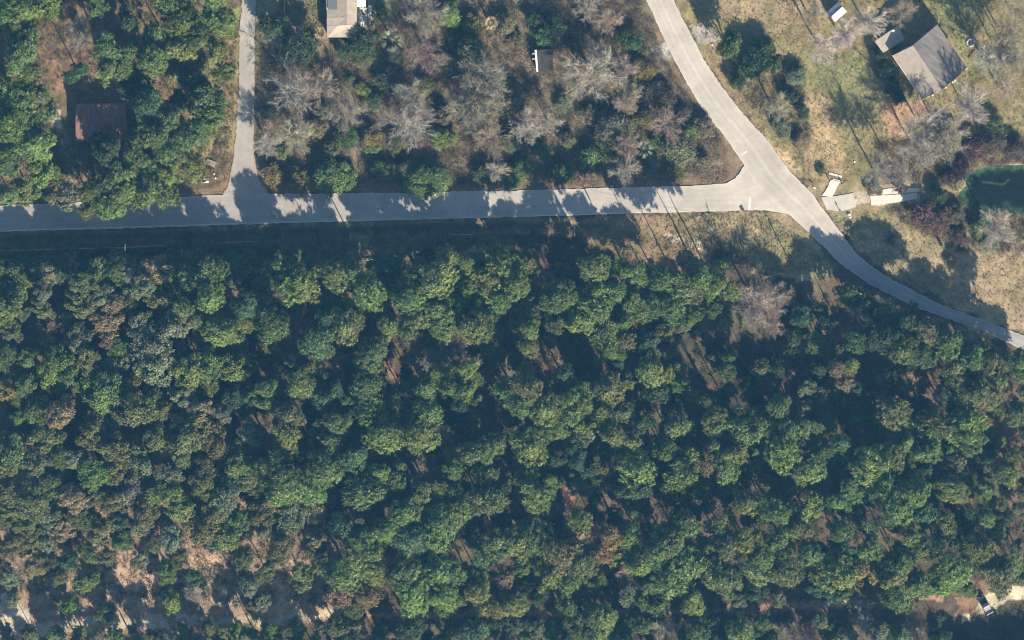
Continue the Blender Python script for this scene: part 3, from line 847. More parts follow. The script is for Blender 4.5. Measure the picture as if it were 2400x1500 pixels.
def grow_trees(items, noun, name, meshes, hfun, vz, zfrac, group, trunk_r, cat):
    where = locate(items, noun)
    for i, (x, y, r, t_) in enumerate(items):
        rad = r * S * (1.3 if not (x < 790 and y > 1260) else 0.98)
        h = hfun(x, y, r) * (1 + 0.05 * tr.normal())
        zc = h - rad * vz * zfrac
        p = W(x, y, zc)
        w = where[i] or "hidden among taller crowns"
        e = thing(name, f"{size_word(r, 27, 40)} {TWORD[t_]} {noun}, {w}", cat, (p[0], p[1], -0.12), 0, group)
        link("trunk", TRUNK[i % len(TRUNK)], e, (0, 0, 0), (trunk_r * (0.6 + r / 80), trunk_r * (0.6 + r / 80), zc + rad * 0.25), tr.uniform(0, 6.28))
        link("crown", meshes[int(tr.integers(len(meshes)))], e, (0, 0, zc + 0.12), (rad * (q_ := tr.uniform(0.86, 1.16)), rad / q_, rad * vz), tr.uniform(0, 6.28), vary(TONES[t_], tr))


def pine_h(x, y, r):
    h = 11.3 + 0.11 * r
    if 1300 < x < 1720 and 590 < y < 700: h += 4.8
    if 600 < x < 1300 and 590 < y < 740: h += (-3.5, 1.2, -1.5, -3.0)[int(x * 7 + y) % 4]
    if 1620 < x < 1920 and 930 < y < 1075: h += 6.0
    if x < 600 and y < 500: h += 0.4
    if 170 < x < 420 and 305 < y < 490: h -= 6.0
    if x > 2000 and 850 < y < 1000: h -= 2.5
    return h


def oak_h(x, y, r):
    h = 7.4 + 0.09 * r
    if 600 < y < 740: h += (-1.5, 3.2, -1.0, 1.0)[int(x * 7 + y) % 4]
    if y > 1200: h -= 2.5
    if y < 600: h -= 2.0
    return h


grow_trees(PINES, "pine", "pine_tree", PINE, pine_h, 0.95, 0.45, "pine trees of the woods", 0.9, "tree")
grow_trees(OAKS, "oak", "oak_tree", OAK, oak_h, 1.1, 0.45, "oaks of the woods", 0.8, "tree")
# pines rooted just below the frame, whose crowns' shadows reach into it
k_out = 0
for x in range(0, 2460, 36):
    y = 1524 + tr.uniform(-4, 34)
    r = tr.uniform(30, 44)
    zt = (5.0, 11.0, 6.5, 3.5)[k_out % 4] if x < 2200 else 3.0
    p = W(x + tr.uniform(-14, 14), y, zt)
    e = thing("pine_tree", "pine just beyond the bottom edge whose shadow falls into view", "tree", (p[0], p[1], -0.12), 0, "pines beyond the bottom edge")
    link("trunk", TRUNK[k_out % 4], e, (0, 0, 0), (0.9, 0.9, zt + 1), tr.uniform(0, 6.28))
    link("crown", PINE[k_out % 10], e, (0, 0, zt), (r * S, r * S, r * S), tr.uniform(0, 6.28), vary(TONES['g'], tr))
    k_out += 1

UNDER = []
FORE = [(-10, 640), (300, 650), (620, 650), (1200, 640), (1650, 660), (1900, 700), (2200, 800), (2420, 880), (2420, 1360), (2200, 1385), (1500, 1420), (800, 1410), (-10, 1390)]
STRIP = [(0, 1470), (2200, 1450), (2230, 1500), (0, 1506)]
taken = np.array([(a, b_, c) for a, b_, c, _ in PINES + OAKS] + [(a, b_, c + 8) for a, b_, c, _ in BARES if b_ > 590])
OPEN = [(1045, 1050, 40), (920, 880, 26), (1145, 1215, 36), (330, 1345, 55), (500, 1320, 40), (533, 1390, 40), (690, 1385, 60), (280, 1400, 40), (2085, 1015, 34), (1330, 1165, 30), (2020, 830, 60), (1150, 960, 50), (1000, 1080, 40), (1300, 870, 40)]
for poly, cnt in ((FORE, 2600), (STRIP, 700)):
    P_ = np.array(poly, float)
    for _ in range(cnt):
        x = tr.uniform(P_[:, 0].min(), P_[:, 0].max()); y = tr.uniform(P_[:, 1].min(), P_[:, 1].max()); r = tr.uniform(16, 27)
        if not inside(np.array([x]), np.array([y]), poly)[0]: continue
        if (np.hypot(taken[:, 0] - x, taken[:, 1] - y) < taken[:, 2] * (0.95 if poly is FORE else 0.7) + r * 0.55).any(): continue
        if math.hypot(x - 1740, (y - 850) * 1.2) < 140 and tr.random() < 0.8: continue
        if x < 790 and y > 1265 and poly is FORE and tr.random() < 0.85: continue
        if any(math.hypot(x - ox, y - oy) < orr for ox, oy, orr in OPEN): continue
        UNDER.append((round(x), round(y), r, 'gbdokdg'[int(tr.integers(7))] if x > 620 else 'okktgog'[int(tr.integers(7))]))
        taken = np.r_[taken, [(x, y, r)]]
for x in range(8, 1230, 27):
    if x > 640 and x % 4 < 2: continue
    UNDER.append((x, round(642 + 14 * math.sin(x * 0.7)) - (20 if x > 640 else 0), tr.uniform(24, 30), 'gbdkg'[int(tr.integers(5))]))
for i in range(22):
    lx, ly = np.interp(i / 21, [0, .2, .42, .75, 1], [1985, 2070, 2160, 2300, 2410]), np.interp(i / 21, [0, .2, .42, .75, 1], [688, 742, 790, 836, 872])
    UNDER.append((round(lx), round(ly), tr.uniform(22, 29), 'gkdo'[i % 4]))
for x in range(4, 1250, 25):
    if (x < 640 and (x // 25) % 5) or (x // 25) % 4 == 0:
        UNDER.append((x, round(622 + 7 * math.sin(x * 1.3)) - (8 if x > 640 else 0), tr.uniform(25, 31), 'gbdkg'[int(tr.integers(5))]))
    if x < 640:
        UNDER.append((x + 11, round(600 + 5 * math.sin(x * 0.9)), tr.uniform(15, 20), 'gdd'[int(tr.integers(3))]))
print("pines", len(PINES), "oaks", len(OAKS), "under", len(UNDER), "shrubs", len(SHRUBS), "bare", len(BARES))
grow_trees(UNDER, "sapling", "young_tree", OAK + PINE[:4], lambda x, y, r: (0.6 if math.hypot(x - 1750, (y - 850) * 1.2) < 150 else 0.8 if y < 607 and x < 660 else 1.6 if y < 631 and x < 1260 else 4.2 if y < 665 and x < 1240 else 5.0) + 0.13 * r, 1.0, 0.45, "young trees of the understory", 0.5, "tree")

SHRUBS = [(x, y, r * 0.78, 'ko'[k_ % 2]) if t_ == 'd' and 600 < x < 1600 and 118 < y < 420 else (x, y, r, t_) for k_, (x, y, r, t_) in enumerate(SHRUBS)]
where = locate(SHRUBS, "shrub")
M_stem = mat_plain("shrub_stem", (0.15, 0.11, 0.08), 0.9)
sm = MB()
for i in range(5):
    a = i * 1.26
    sm.tube((0, 0, 0), (0.5 * math.cos(a), 0.5 * math.sin(a), 1.0), 0.03, 0.012, 5)
STEM = sm.mesh("shrub_stems", M_stem)
SPECIAL = {(54, 1088): "small red-leaved shrub beside the olive oaks", (900, 1367): "reddish shrub near the sandy track, between bright pines", (1708, 104): "round dark evergreen on the lawn edge beside the diagonal road",
           (1925, 402): "small dark conifer on dry grass beside the driveway gate", (1435, 300): "broad grey-green bush beside the brushy dry-grass strip"}
for i, (x, y, r, t_) in enumerate(SHRUBS):
    rad = r * S * 1.05
    hh = rad * (1.1 if t_ in 'd' else 0.85)
    if (x, y) == (1708, 104): hh = rad * 2.3
    zc = hh * 0.6
    p = W(x, y, zc)
    lab = SPECIAL.get((x, y)) or f"{size_word(r, 23, 36)} {TWORD[t_]} shrub, {where[i]}"
    e = thing("shrub", lab, "shrub", (p[0], p[1], -0.1), 0, "shrubs of the lots and clearings")
    link("stems", STEM, e, (0, 0, 0), (rad, rad, hh * 0.8))
    link("foliage", (BUSH + OAK[:3])[int(tr.integers(10))], e, (0, 0, zc), (rad, rad, hh * 0.95), tr.uniform(0, 6.28), vary(TONES[t_], tr))

where = locate(BARES, "bare tree")
SPECIAL = {(762, 850): "reddish twisted dead snag in the forest", (300, 635): "small cream snag near the shaded road", (2020, 722): "larger of the twin cream bare trees by the road bend", (2070, 722): "smaller of the twin cream bare trees by the road bend",
           (1775, 710): "large pinkish bare tree south of the junction", (1030, 850): "wider of the grey bare pair in mid forest", (1062, 812): "narrower of the grey bare pair in mid forest",
           (1550, 1475): "larger of two pale bare trees at the bottom edge", (1570, 1482): "smaller of two pale bare trees at the bottom edge", (2150, 1475): "widest pinkish-brown bare tree by the bottom edge",
           (1390, 168): "big pale grey bare tree by the diagonal road, widest of all", (2278, 775): "cream bare tree beside the shaded road", (1000, 125): "reddish bare tree with radiating limbs, south-east of the green palm"}
for i, (x, y, r, t_) in enumerate(BARES):
    rad = r * S * 1.12
    h = (9.0 if x > 1750 and y < 560 else 5.6) + 0.085 * r
    if (x, y) in ((1775, 710), (2020, 722), (2070, 722)): h += 2
    zc = h - rad * 0.55
    p = W(x, y, zc)
    lab = SPECIAL.get((x, y)) or f"{size_word(r, 27, 42)} {BWORD[t_]} bare tree, {where[i]}"
    e = thing("bare_tree", lab, "tree", (p[0], p[1], -0.12), 0, "leafless trees")
    link("trunk", TRUNK[i % 4], e, (0, 0, 0), (0.8, 0.8, zc), tr.uniform(0, 6.28), color=(1, 1, 1))
    link("branches", BARE[int(tr.integers(6))], e, (0, 0, zc), (rad, rad, rad * 0.9), tr.uniform(0, 6.28), vary(BTONE['n' if t_ == 'w' and x > 1880 and y < 150 else t_], tr, 0.06))


# ------------------------------------------------------------------ uncounted ground vegetation
def not_road(x, y, pad=4):
    main = inside(x, y, EDGE_MAIN_N + EDGE_MAIN_S[::-1]); dg = inside(x, y, EDGE_DIAG_W + EDGE_DIAG_E[::-1]); ln = inside(x, y, EDGE_LANE_W + EDGE_LANE_E[::-1])
    near_ = np.minimum.reduce([dist_line(x, y, e) for e in (EDGE_MAIN_N, EDGE_MAIN_S, EDGE_DIAG_W, EDGE_DIAG_E, EDGE_LANE_W, EDGE_LANE_E)]) < pad
    return ~(main | dg | ln | near_ | inside(x, y, POND))


def scatter(n, poly, r, pad=5):
    P = np.array(poly, float)
    x = r.uniform(P[:, 0].min(), P[:, 0].max(), n); y = r.uniform(P[:, 1].min(), P[:, 1].max(), n)
    k = inside(x, y, poly) & not_road(x, y, pad)
    return x[k], y[k]


def brush_mesh(name, spots, palette, size, hgt, nb, ln, wd, r, up=0.5):
    x, y = spots
    n = len(x)
    rad = r.uniform(size[0], size[1], n)
    c = np.stack([(x - 1200) * S, (750 - y) * S, np.full(n, -0.1)], -1)
    pal = np.array(palette)[r.integers(len(palette), size=n)] * r.uniform(0.75, 1.25, (n, 1))
    d = unit(r.normal(size=(n, nb, 3)) + np.array((0, 0, up)))
    d[..., 2] = np.abs(d[..., 2])
    base = c[:, None, :] + d * rad[:, None, None] * r.uniform(0.3, 1.0, (n, nb, 1)) * np.array((1, 1, hgt))
    dirs = unit(d + r.normal(size=d.shape) * 0.8)
    V = blades(base.reshape(-1, 3), dirs.reshape(-1, 3), ln * np.repeat(rad, nb) * r.uniform(0.6, 1.4, n * nb), wd * np.repeat(rad, nb), r)
    cols = np.repeat(np.repeat(pal, nb, 0) * r.uniform(0.75, 1.25, (n * nb, 1)), 3, 0)
    o = link(name, mesh_np(name, V, np.arange(len(V)).reshape(-1, 3), cols, M_brush))
    return tag(o, kind='stuff')


r = np.random.default_rng(909)
GREEN = [(0.06, 0.085, 0.035), (0.08, 0.095, 0.04), (0.05, 0.07, 0.035), (0.10, 0.095, 0.05)]
BROWN = [(0.14, 0.10, 0.07), (0.17, 0.12, 0.085), (0.12, 0.075, 0.055), (0.20, 0.15, 0.10)]
FOREST = [(-30, 610), (300, 620), (700, 640), (1200, 610), (1650, 640), (1900, 680), (2200, 770), (2440, 850), (2440, 1370), (2200, 1390), (1500, 1425), (800, 1420), (-30, 1410)]
brush_mesh("forest_undergrowth", scatter(8000, FOREST, r), GREEN * 2 + BROWN[:2], (0.4, 1.3), 0.8, 46, 0.34, 0.16, r)
MIDLOT = [(605, -20), (1500, -20), (1560, 150), (1690, 330), (1690, 405), (1360, 405), (1360, 430), (640, 430), (605, 350), (605, 120), (860, 110), (940, -10)]
vb = [scatter(n, p, r, 6) for n, p in ((1300, [(-20, 552), (640, 532), (1250, 520), (1250, 600), (640, 610), (-20, 612)]), (420, [(1250, 520), (1650, 560), (1700, 640), (1250, 600)]), (1500, [(400, 1452), (2230, 1420), (2230, 1520), (-30, 1520), (-30, 1492), (400, 1478)]), (260, [(2230, 1440), (2420, 1410), (2420, 1520), (2230, 1520)]))]
brush_mesh("verge_weeds", (np.concatenate([e[0] for e in vb]), np.concatenate([e[1] for e in vb])), GREEN * 2 + BROWN + [(0.20, 0.17, 0.09)], (0.25, 0.9), 0.8, 34, 0.45, 0.12, r)
brush_mesh("lot_brush", scatter(8000, MIDLOT, r), GREEN + [(0.09, 0.115, 0.045)] + BROWN * 2 + [(0.34, 0.25, 0.16), (0.36, 0.30, 0.20), (0.30, 0.25, 0.18), (0.20, 0.20, 0.09), (0.15, 0.07, 0.06)], (0.4, 1.3), 1.0, 40, 0.55, 0.075, r)
sw = scatter(1100, [(-30, 1130), (780, 1180), (800, 1420), (420, 1425), (-30, 1400)], r)
brush_mesh("oak_scrub_undergrowth", sw, GREEN + BROWN + [(0.24, 0.17, 0.11)], (0.4, 1.0), 0.7, 34, 0.36, 0.14, r)
eb = [scatter(n, p, r) for n, p in ((900, [(2040, 330), (2400, 310), (2420, 390), (2270, 400), (2240, 440), (2170, 430), (2060, 430)]), (900, [(2070, 490), (2240, 460), (2420, 510), (2420, 590), (2240, 590), (2150, 545)]), (500, [(1700, 120), (1880, 140), (1900, 330), (1850, 330), (1740, 230)]), (260, [(1940, 770), (2440, 870), (2440, 1000), (2000, 950)]))]
eb = (np.concatenate([e[0] for e in eb]), np.concatenate([e[1] for e in eb]))
brush_mesh("pond_side_brush", eb, GREEN[:3] + BROWN + [(0.15, 0.08, 0.07), (0.25, 0.18, 0.12)], (0.4, 1.3), 0.8, 40, 0.42, 0.09, r)
nw = scatter(3200, [(-30, -20), (555, -20), (545, 300), (520, 430), (430, 440), (-30, 470)], r)
k = ~inside(nw[0], nw[1], [(140, 200), (330, 200), (335, 335), (150, 335)])
brush_mesh("grove_undergrowth", (nw[0][k], nw[1][k]), GREEN + [(0.13, 0.15, 0.055), (0.16, 0.165, 0.06)] * 3 + BROWN[:2], (0.3, 1.1), 0.7, 36, 0.34, 0.15, r)
GR = [(0.21, 0.18, 0.088), (0.18, 0.17, 0.07), (0.24, 0.195, 0.105), (0.16, 0.155, 0.06)]
gp = [scatter(n, p, r, 2) for n, p in ((9000, [(1600, -20), (2420, -20), (2420, 350), (2000, 430), (1900, 440), (1720, 240)]), (3500, [(1560, 500), (1800, 496), (1960, 630), (1800, 640), (1560, 620)]), (4200, [(1930, 500), (2420, 400), (2420, 790), (2080, 650)]), (2500, [(430, 100), (556, 80), (540, 430), (430, 430)]), (2000, [(600, 430), (1700, 400), (1700, 432), (600, 452)]), (3500, [(-20, 545), (1560, 500), (1560, 570), (-20, 600)]), (1200, [(668, -20), (760, -20), (760, 90), (668, 45)]))]
gp = (np.concatenate([e[0] for e in gp]), np.concatenate([e[1] for e in gp]))
k = ~inside(gp[0], gp[1], [(2040, 50), (2200, 40), (2275, 165), (2160, 245)]) & ~inside(gp[0], gp[1], [(1920, 415), (2010, 415), (2170, 430), (2170, 485), (1930, 500)])
brush_mesh("dry_grass", (gp[0][k], gp[1][k]), GR, (0.10, 0.34), 0.5, 5, 1.0, 0.5, r, up=0.9)

# ------------------------------------------------------------------ palms
M_palm = mat_foliage("palm_leaf")
rp = np.random.default_rng(33)


def frond_mesh(fan):
    Vs = []
    n = 6
    for i in range(n):
        a = (i / (n - 1) - 0.5) * fan
        Vs.append(((0.50, -0.04, 0.02), (0.50, 0.04, 0.02), (0.55 + 0.45 * math.cos(a), 0.45 * math.sin(a), -0.05 - 0.08 * abs(a))))
        b_ = a + fan / n / 2
        Vs.append(((0.56, 0.0, 0.02), (0.55 + 0.30 * math.cos(a), 0.30 * math.sin(a), 0.0), (0.55 + 0.33 * math.cos(b_), 0.33 * math.sin(b_), -0.03)))
    Vs.append(((0, -0.012, 0), (0, 0.012, 0), (0.58, 0, 0.03)))
    V = np.array(Vs).reshape(-1, 3)
    return mesh_np("frond", V, np.arange(len(V)).reshape(-1, 3), rp.uniform(0.85, 1.15, len(V)), M_palm)


FROND = [frond_mesh(1.0), frond_mesh(0.75)]


def palm(x, y, r_, h, col, label, n, name="palm_tree", dead=False):
    p = W(x, y, h)
    e = thing(name, label, "palm", (p[0], p[1], -0.1))
    mb = MB(); mb.tube((0, 0, 0), (0, 0, h), 0.22, 0.17, 8)
    mb.build("trunk", M_bark, e)
    for i in range(n):
        f = link("frond", FROND[i % 2], e, (0, 0, h), None, None, vary(col, rp, 0.12))
        el = -0.15 + 0.95 * (i / n) + rp.normal() * 0.12
        if dead: el = rp.uniform(-0.5, 0.6)
        f.rotation_euler = (rp.normal() * 0.25, -el, i * 2.4)
        s_ = r_ * S * 1.1 * rp.uniform(0.85, 1.12)
        f.scale = (s_, s_, s_)
    return e


palm(920, 94, 27, 5.0, (0.24, 0.27, 0.17), "green palm near the tan-roofed house, crown of silvery fan leaves", 17)
palm(1508, 348, 22, 3.5, (0.23, 0.26, 0.17), "silvery palm among brush north of the main road", 16)
palm(1150, 53, 16, 4.0, (0.52, 0.40, 0.22), "straw-coloured dead palm in the brushy lot", 20, dead=True)
palm(630, 82, 16, 3.5, (0.20, 0.25, 0.20), "shaded palm beside the lane and the dark evergreens", 18)
palm(2350, 972, 18, 1.0, (0.19, 0.22, 0.12), "larger pale palmetto at the east side of the forest", 18, "palmetto")
palm(2325, 962, 13, 1.0, (0.18, 0.21, 0.12), "palmetto just west of the larger pale palmetto", 16, "palmetto")
palm(2188, 1312, 13, 1.0, (0.22, 0.22, 0.11), "yellowish palmetto among the pines north of the pickup", 16, "palmetto")
palm(1085, 1130, 12, 1.2, (0.20, 0.23, 0.12), "small pale palmetto in a mid-forest gap", 15, "palmetto")

# ------------------------------------------------------------------ buildings
M_shin_tan = mat_plain("tan_shingles", (0.32, 0.27, 0.215), 0.9, 0.16, 0.8)
M_shin_lt = mat_plain("pale_tan_shingles", (0.355, 0.30, 0.24), 0.9, 0.14, 0.8)
M_shin_gry = mat_plain("grey_weathered_shingles", (0.165, 0.15, 0.13), 0.9, 0.45, 0.9, stretch=(4.0, 0.55, 1, R(-33.7)))
M_dkroof = mat_plain("dark_grey_roof", (0.13, 0.135, 0.135), 0.8, 0.10, 3)
M_trimw = mat_plain("white_trim", (0.78, 0.76, 0.72), 0.6, 0.06, 2)
M_brick = mat_plain("red_brown_wall", (0.20, 0.085, 0.055), 0.9, 0.2, 3)
M_wood = mat_plain("weathered_wood", (0.19, 0.15, 0.115), 0.9, 0.3, 2, stretch=(6, 0.6, 1))
M_rust = mat_plain("rust_brown_roof", (0.23, 0.115, 0.085), 0.85, 0.35, 1.0, stretch=(2.5, 0.5, 1))
M_metal = mat_plain("galvanised_sheet", (0.30, 0.31, 0.32), 0.5, 0.15, 1.5, metal=0.0)
M_dark = mat_plain("dark_panel", (0.05, 0.05, 0.055), 0.5, 0.2, 3)
M_glass = mat_plain("window_glass", (0.04, 0.05, 0.06), 0.08, 0.1, 1, spec=0.6)
M_wire = mat_plain("line_wire", (0.10, 0.10, 0.10), 0.5, 0.1, 1)
M_pole = mat_plain("pole_wood", (0.30, 0.26, 0.21), 0.9, 0.2, 2)
M_stone = mat_plain("pale_stone", (0.62, 0.58, 0.51), 0.9, 0.18, 4, bump=0.3)


def P3(pts, z):
    return [W(x, y, z) for x, y in pts]


def slab(mb, pts3, th):
    """thin solid below a roof polygon given in world points"""
    mb.prism([(p[0], p[1], p[2] - th) for p in pts3], pts3)


def wallbox(mb, quad, z0, z1, inset=0.35):
    c = np.mean([q[:2] for q in quad], 0)
    base = []
    for q in quad:
        d = np.array(q[:2]) - c
        L_ = np.linalg.norm(d)
        base.append(c + d * (L_ - inset * 1.4) / L_)
    if isinstance(z1, (int, float)): z1 = [z1] * len(quad)
    mb.prism([(b_[0], b_[1], z0) for b_ in base], [(b_[0], b_[1], z) for b_, z in zip(base, z1)])
    return base


def window_on(parent, a, b, t, zc, w, h):
    """a framed window on the wall from a to b at fraction t, standing proud of it"""
    a, b = np.array(a[:2]), np.array(b[:2])
    d = (b - a) / np.linalg.norm(b - a); nrm = np.array((d[1], -d[0]))
    c = a + (b - a) * t
    def quadbox(u0, u1, z0, z1, p0, p1):
        mb = MB()
        q = [c + d * u0 + nrm * p0, c + d * u1 + nrm * p0, c + d * u1 + nrm * p1, c + d * u0 + nrm * p1]
        mb.prism([(x[0], x[1], z0) for x in q], [(x[0], x[1], z1) for x in q])
        return mb
    f = quadbox(-w / 2, w / 2, zc - h / 2, zc + h / 2, -0.02, 0.05).build("window", M_trimw, parent)
    quadbox(-w / 2 + 0.08, w / 2 - 0.08, zc - h / 2 + 0.08, zc + h / 2 - 0.08, 0.02, 0.06).build("pane", M_glass, f)


# grey gabled house with its low wing
gh = thing("house", "large two-storey house with grey and tan gabled roof in the north-east", "house", (0, 0, 0))
ZE, ZR = 5.0, 7.2
eW, eN, eE, eS = W(2092, 130, ZE), W(2197, 57, ZE), W(2267, 160, ZE), W(2161, 233, ZE)
rN, rS = W(2139, 107, ZR), W(2208, 211, ZR)
mb = MB(); slab(mb, [eW, eS, rS, rN], 0.15); mb.build("tan_roof_slope", M_shin_tan, gh)
mb = MB(); slab(mb, [rN, rS, eE, eN], 0.15); mb.build("grey_roof_slope", M_shin_gry, gh)
mb = MB(); base = wallbox(mb, [eW, eS, eE, eN], 0 - 0.2, ZE - 0.17, 0.45)
mb.prism([(base[0][0], base[0][1], ZE - 0.17), (base[3][0], base[3][1], ZE - 0.17), ((rN * .93 + rS * .07)[0], (rN * .93 + rS * .07)[1], ZR - 0.4)], [(base[1][0], base[1][1], ZE - 0.17), (base[2][0], base[2][1], ZE - 0.17), ((rS * .93 + rN * .07)[0], (rS * .93 + rN * .07)[1], ZR - 0.4)])
mb.build("wall", M_brick, gh)
mb = MB(); mb.tube(rN + [0, 0, .03], rS + [0, 0, .03], 0.12, 0.12, 6); mb.build("ridge_cap", M_shin_lt, gh)
mb = MB(); mb.tube(eE + [0, 0, -.08], eS * .65 + eE * .35 + [0, 0, .55], 0.12); mb.tube(eW + [0, 0, -.05], eS + [0, 0, -.05], 0.07); mb.build("gutter", M_trimw, gh)
for t_, z_ in ((0.25, 1.5), (0.75, 1.5), (0.25, 4.0), (0.75, 4.0)):
    window_on(gh, base[3], base[0], t_, z_, 1.1, 1.3)
wq = [W(2050, 97, 3.0), W(2070, 124, 2.9), W(2122, 92, 3.1), W(2104, 60, 3.1)]
mb = MB(); slab(mb, wq, 0.14); wg = mb.build("wing_roof", M_shin_lt, gh)
mb = MB(); wallbox(mb, wq, -0.2, 2.72, 0.3); mb.build("wing_wall", M_brick, gh)
mb = MB(); q = W(2093, 72, 3.2); mb.box(q[0] - .35, q[0] + .35, q[1] - .2, q[1] + .2, 2.9, 3.5); mb.build("roof_vent", M_trimw, gh)

# tan-roofed house at the top
th = thing("house", "tan-roofed single-storey house with white panel and concrete patio at the top", "house", (0, 0, 0))
z0, z1 = 3.0, 4.3
def TP(x, y, z=3.0): return W(x, y, z)
A = [TP(766, -40), TP(766, 40), TP(790, 58), TP(766, 88)]
mb = MB(); slab(mb, [W(766, -40, 3), W(766, 41, 3), W(808, 40, 4.2), W(813, 36, 4.3), W(813, -40, 4.3)], 0.15); mb.build("west_roof_slope", M_shin_tan, th)
mb = MB(); slab(mb, [W(766, 41, 3.02), W(766, 60, 3.02), W(792, 59, 3.6), W(808, 40.5, 4.22)], 0.15); mb.build("small_gable_slope", M_shin_lt, th)
mb = MB(); slab(mb, [W(792, 59, 3.6), W(813, 58.5, 4.3), W(813, 36.5, 4.31), W(808, 40.5, 4.2)], 0.15); mb.build("valley_slope", M_shin_tan, th)
mb = MB(); slab(mb, [W(813, -40, 4.3), W(813, 58.5, 4.3), W(837, 58, 3.2), W(837, -40, 3.2)], 0.15); mb.build("east_roof_slope", M_shin_tan, th)
mb = MB(); slab(mb, [W(766, 60.3, 3.0), W(767, 88, 2.75), W(838, 87, 2.75), W(837, 58.3, 3.2), W(813, 59, 4.28), W(792, 59.5, 3.58)], 0.15); mb.build("south_roof_slope", M_shin_lt, th)
mb = MB(); slab(mb, [W(768, -40, 3.45), W(768, 22.5, 3.45), W(790, 22.5, 3.85), W(790, -40, 3.85)], 0.1); mb.build("dark_roof_panel", M_dkroof, th)
mb = MB(); hb = wallbox(mb, [W(766, -40, 3), W(767, 88, 2.7), W(838, 87, 2.7), W(837, -40, 3)], -0.2, 2.55, 0.3); mb.build("wall", M_brick, th)
for t_ in (0.35, 0.6, 0.85):
    window_on(th, hb[0], hb[1], t_, 1.5, 1.2, 1.1)
mb = MB(); slab(mb, [W(836.5, -40, 2.7), W(836.5, 16, 2.7), W(857, 16, 2.6), W(857, -40, 2.6)], 0.12); mb.build("white_roof_panel", M_trimw, th)
mb = MB(); mb.tube(W(764.5, -40, 3.02), W(766, 22, 3.02), 0.10); mb.build("gutter", M_trimw, th)
tag(flat_poly("patio", [(838, 17), (861, 17), (861, 64), (838, 64)], 0.02, M_conc), kind='structure')
tag(flat_poly("garden_path", [(863, 12), (873, 12), (872, 50), (864, 60)], 0.02, M_stone), kind='structure')
mb = MB(); q = W(852, 33.5, .3); mb.tube((q[0], q[1], 0), (q[0], q[1], 0.6), 0.28, 0.24, 10); o = mb.build("planter", M_dark); tag(o, "small dark pot standing on the concrete patio", "planter")

# small metal shed
sh = thing("metal_shed", "small shed with bright metal gable roof on the north-east lawn", "shed", (0, 0, 0))
a, b_, c_, d_ = W(1937, 29, 2.3), W(1965, 4, 2.3), W(1985, 27, 2.3), W(1957, 51, 2.3)
r0_, r1_ = W(1947, 40, 3.0), W(1974, 16, 3.0)
for nm, q0, q1 in (("north_roof_slope", a, b_), ("south_roof_slope", d_, c_)):
    pass
npan = 4
for i in range(npan):
    for (q0, q1, mt) in ((a, b_, M_metal), (d_, c_, M_trimw)):
        f0, f1 = i / npan + 0.004, (i + 1) / npan - 0.004
        mb = MB(); pts = [q0 + (q1 - q0) * f0, q0 + (q1 - q0) * f1, r0_ + (r1_ - r0_) * f1, r0_ + (r1_ - r0_) * f0]
        pts = [p + np.array((0, 0, 0.012 * (i % 2))) for p in pts]
        slab(mb, pts, 0.05); mb.build("roof_sheet", mt, sh)
mb = MB(); wallbox(mb, [a, d_, c_, b_], -0.2, 2.2, 0.2); mb.build("wall", M_wood, sh)
mb = MB(); mb.tube(r0_ + [0, 0, .04], r1_ + [0, 0, .04], 0.06); mb.build("ridge_cap", M_metal, sh)

# old flat-roofed shed in the brushy lot
os_ = thing("old_shed", "old flat-roofed shed with a white fascia, hidden in the brushy lot", "shed", (0, 0, 0))
q = [W(1256, 117, 2.6), W(1259, 168, 2.6), W(1296, 166, 2.4), W(1296, 115, 2.4)]
mb = MB(); slab(mb, q, 0.15); mb.build("roof", mat_plain("dark_felt_roof", (0.045, 0.040, 0.032), 0.95, 0.5, 1.2), os_)
mb = MB(); wallbox(mb, q, -0.2, 2.25, 0.2); mb.build("wall", M_wood, os_)
mb = MB(); slab(mb, [W(1253, 117, 2.68), W(1257.5, 168, 2.68), W(1261.5, 168, 2.68), W(1257.5, 117, 2.68)], 0.25); mb.build("fascia_board", M_trimw, os_)
for py in (126, 138):
    mb = MB(); mb.tube(W(1247, py, 2.5), W(1255, py, 2.5), 0.09); mb.build("rafter_end", M_trimw, os_)

# rust-roofed cabin in the north-west grove
cb = thing("cabin", "dark cabin with rust-brown sheet roof, shaded by pines in the north-west", "cabin", (0, 0, 0))
q = [W(177, 243, 3.2), W(177, 330, 2.9), W(301, 330, 2.9), W(293, 242, 3.2)]
npan = 10
for i in range(npan):
    f0, f1 = i / npan + 0.003, (i + 1) / npan - 0.003
    pts = [q[0] + (q[3] - q[0]) * f0, q[1] + (q[2] - q[1]) * f0, q[1] + (q[2] - q[1]) * f1, q[0] + (q[3] - q[0]) * f1]
    pts = [p + np.array((0, 0, 0.025 * (i % 2))) for p in pts]
    mb = MB(); slab(mb, pts, 0.06); mb.build("roof_sheet", M_rust, cb)
mb = MB(); base = wallbox(mb, q, -0.2, [3.1, 2.8, 2.8, 3.1], 0.3); mb.build("wall", M_wood, cb)
window_on(cb, base[3], base[0], 0.3, 1.6, 1.0, 1.0); window_on(cb, base[3], base[0], 0.7, 1.6, 1.0, 1.0)

# ------------------------------------------------------------------ street furniture and yard things
# fence by the tan-roofed house
fn = thing("board_fence", "wooden board fence along the yard west of the tan-roofed house", "fence", tuple(W(667, 0)))
bd = MB(); bd.box(-.015, .015, -.07, .07, 0.05, 1.75); BOARD = bd.mesh("board", M_wood)
for i in range(52):
    link("board", BOARD, fn, (0.0 + 0.004 * (i % 3), 3.6 - i * 0.152, 0))
for i in range(4):
    mb = MB(); mb.box(.03, .12, 3.5 - i * 2.5 - .05, 3.5 - i * 2.5 + .05, -.1, 1.8); mb.build("post", M_wood, fn)

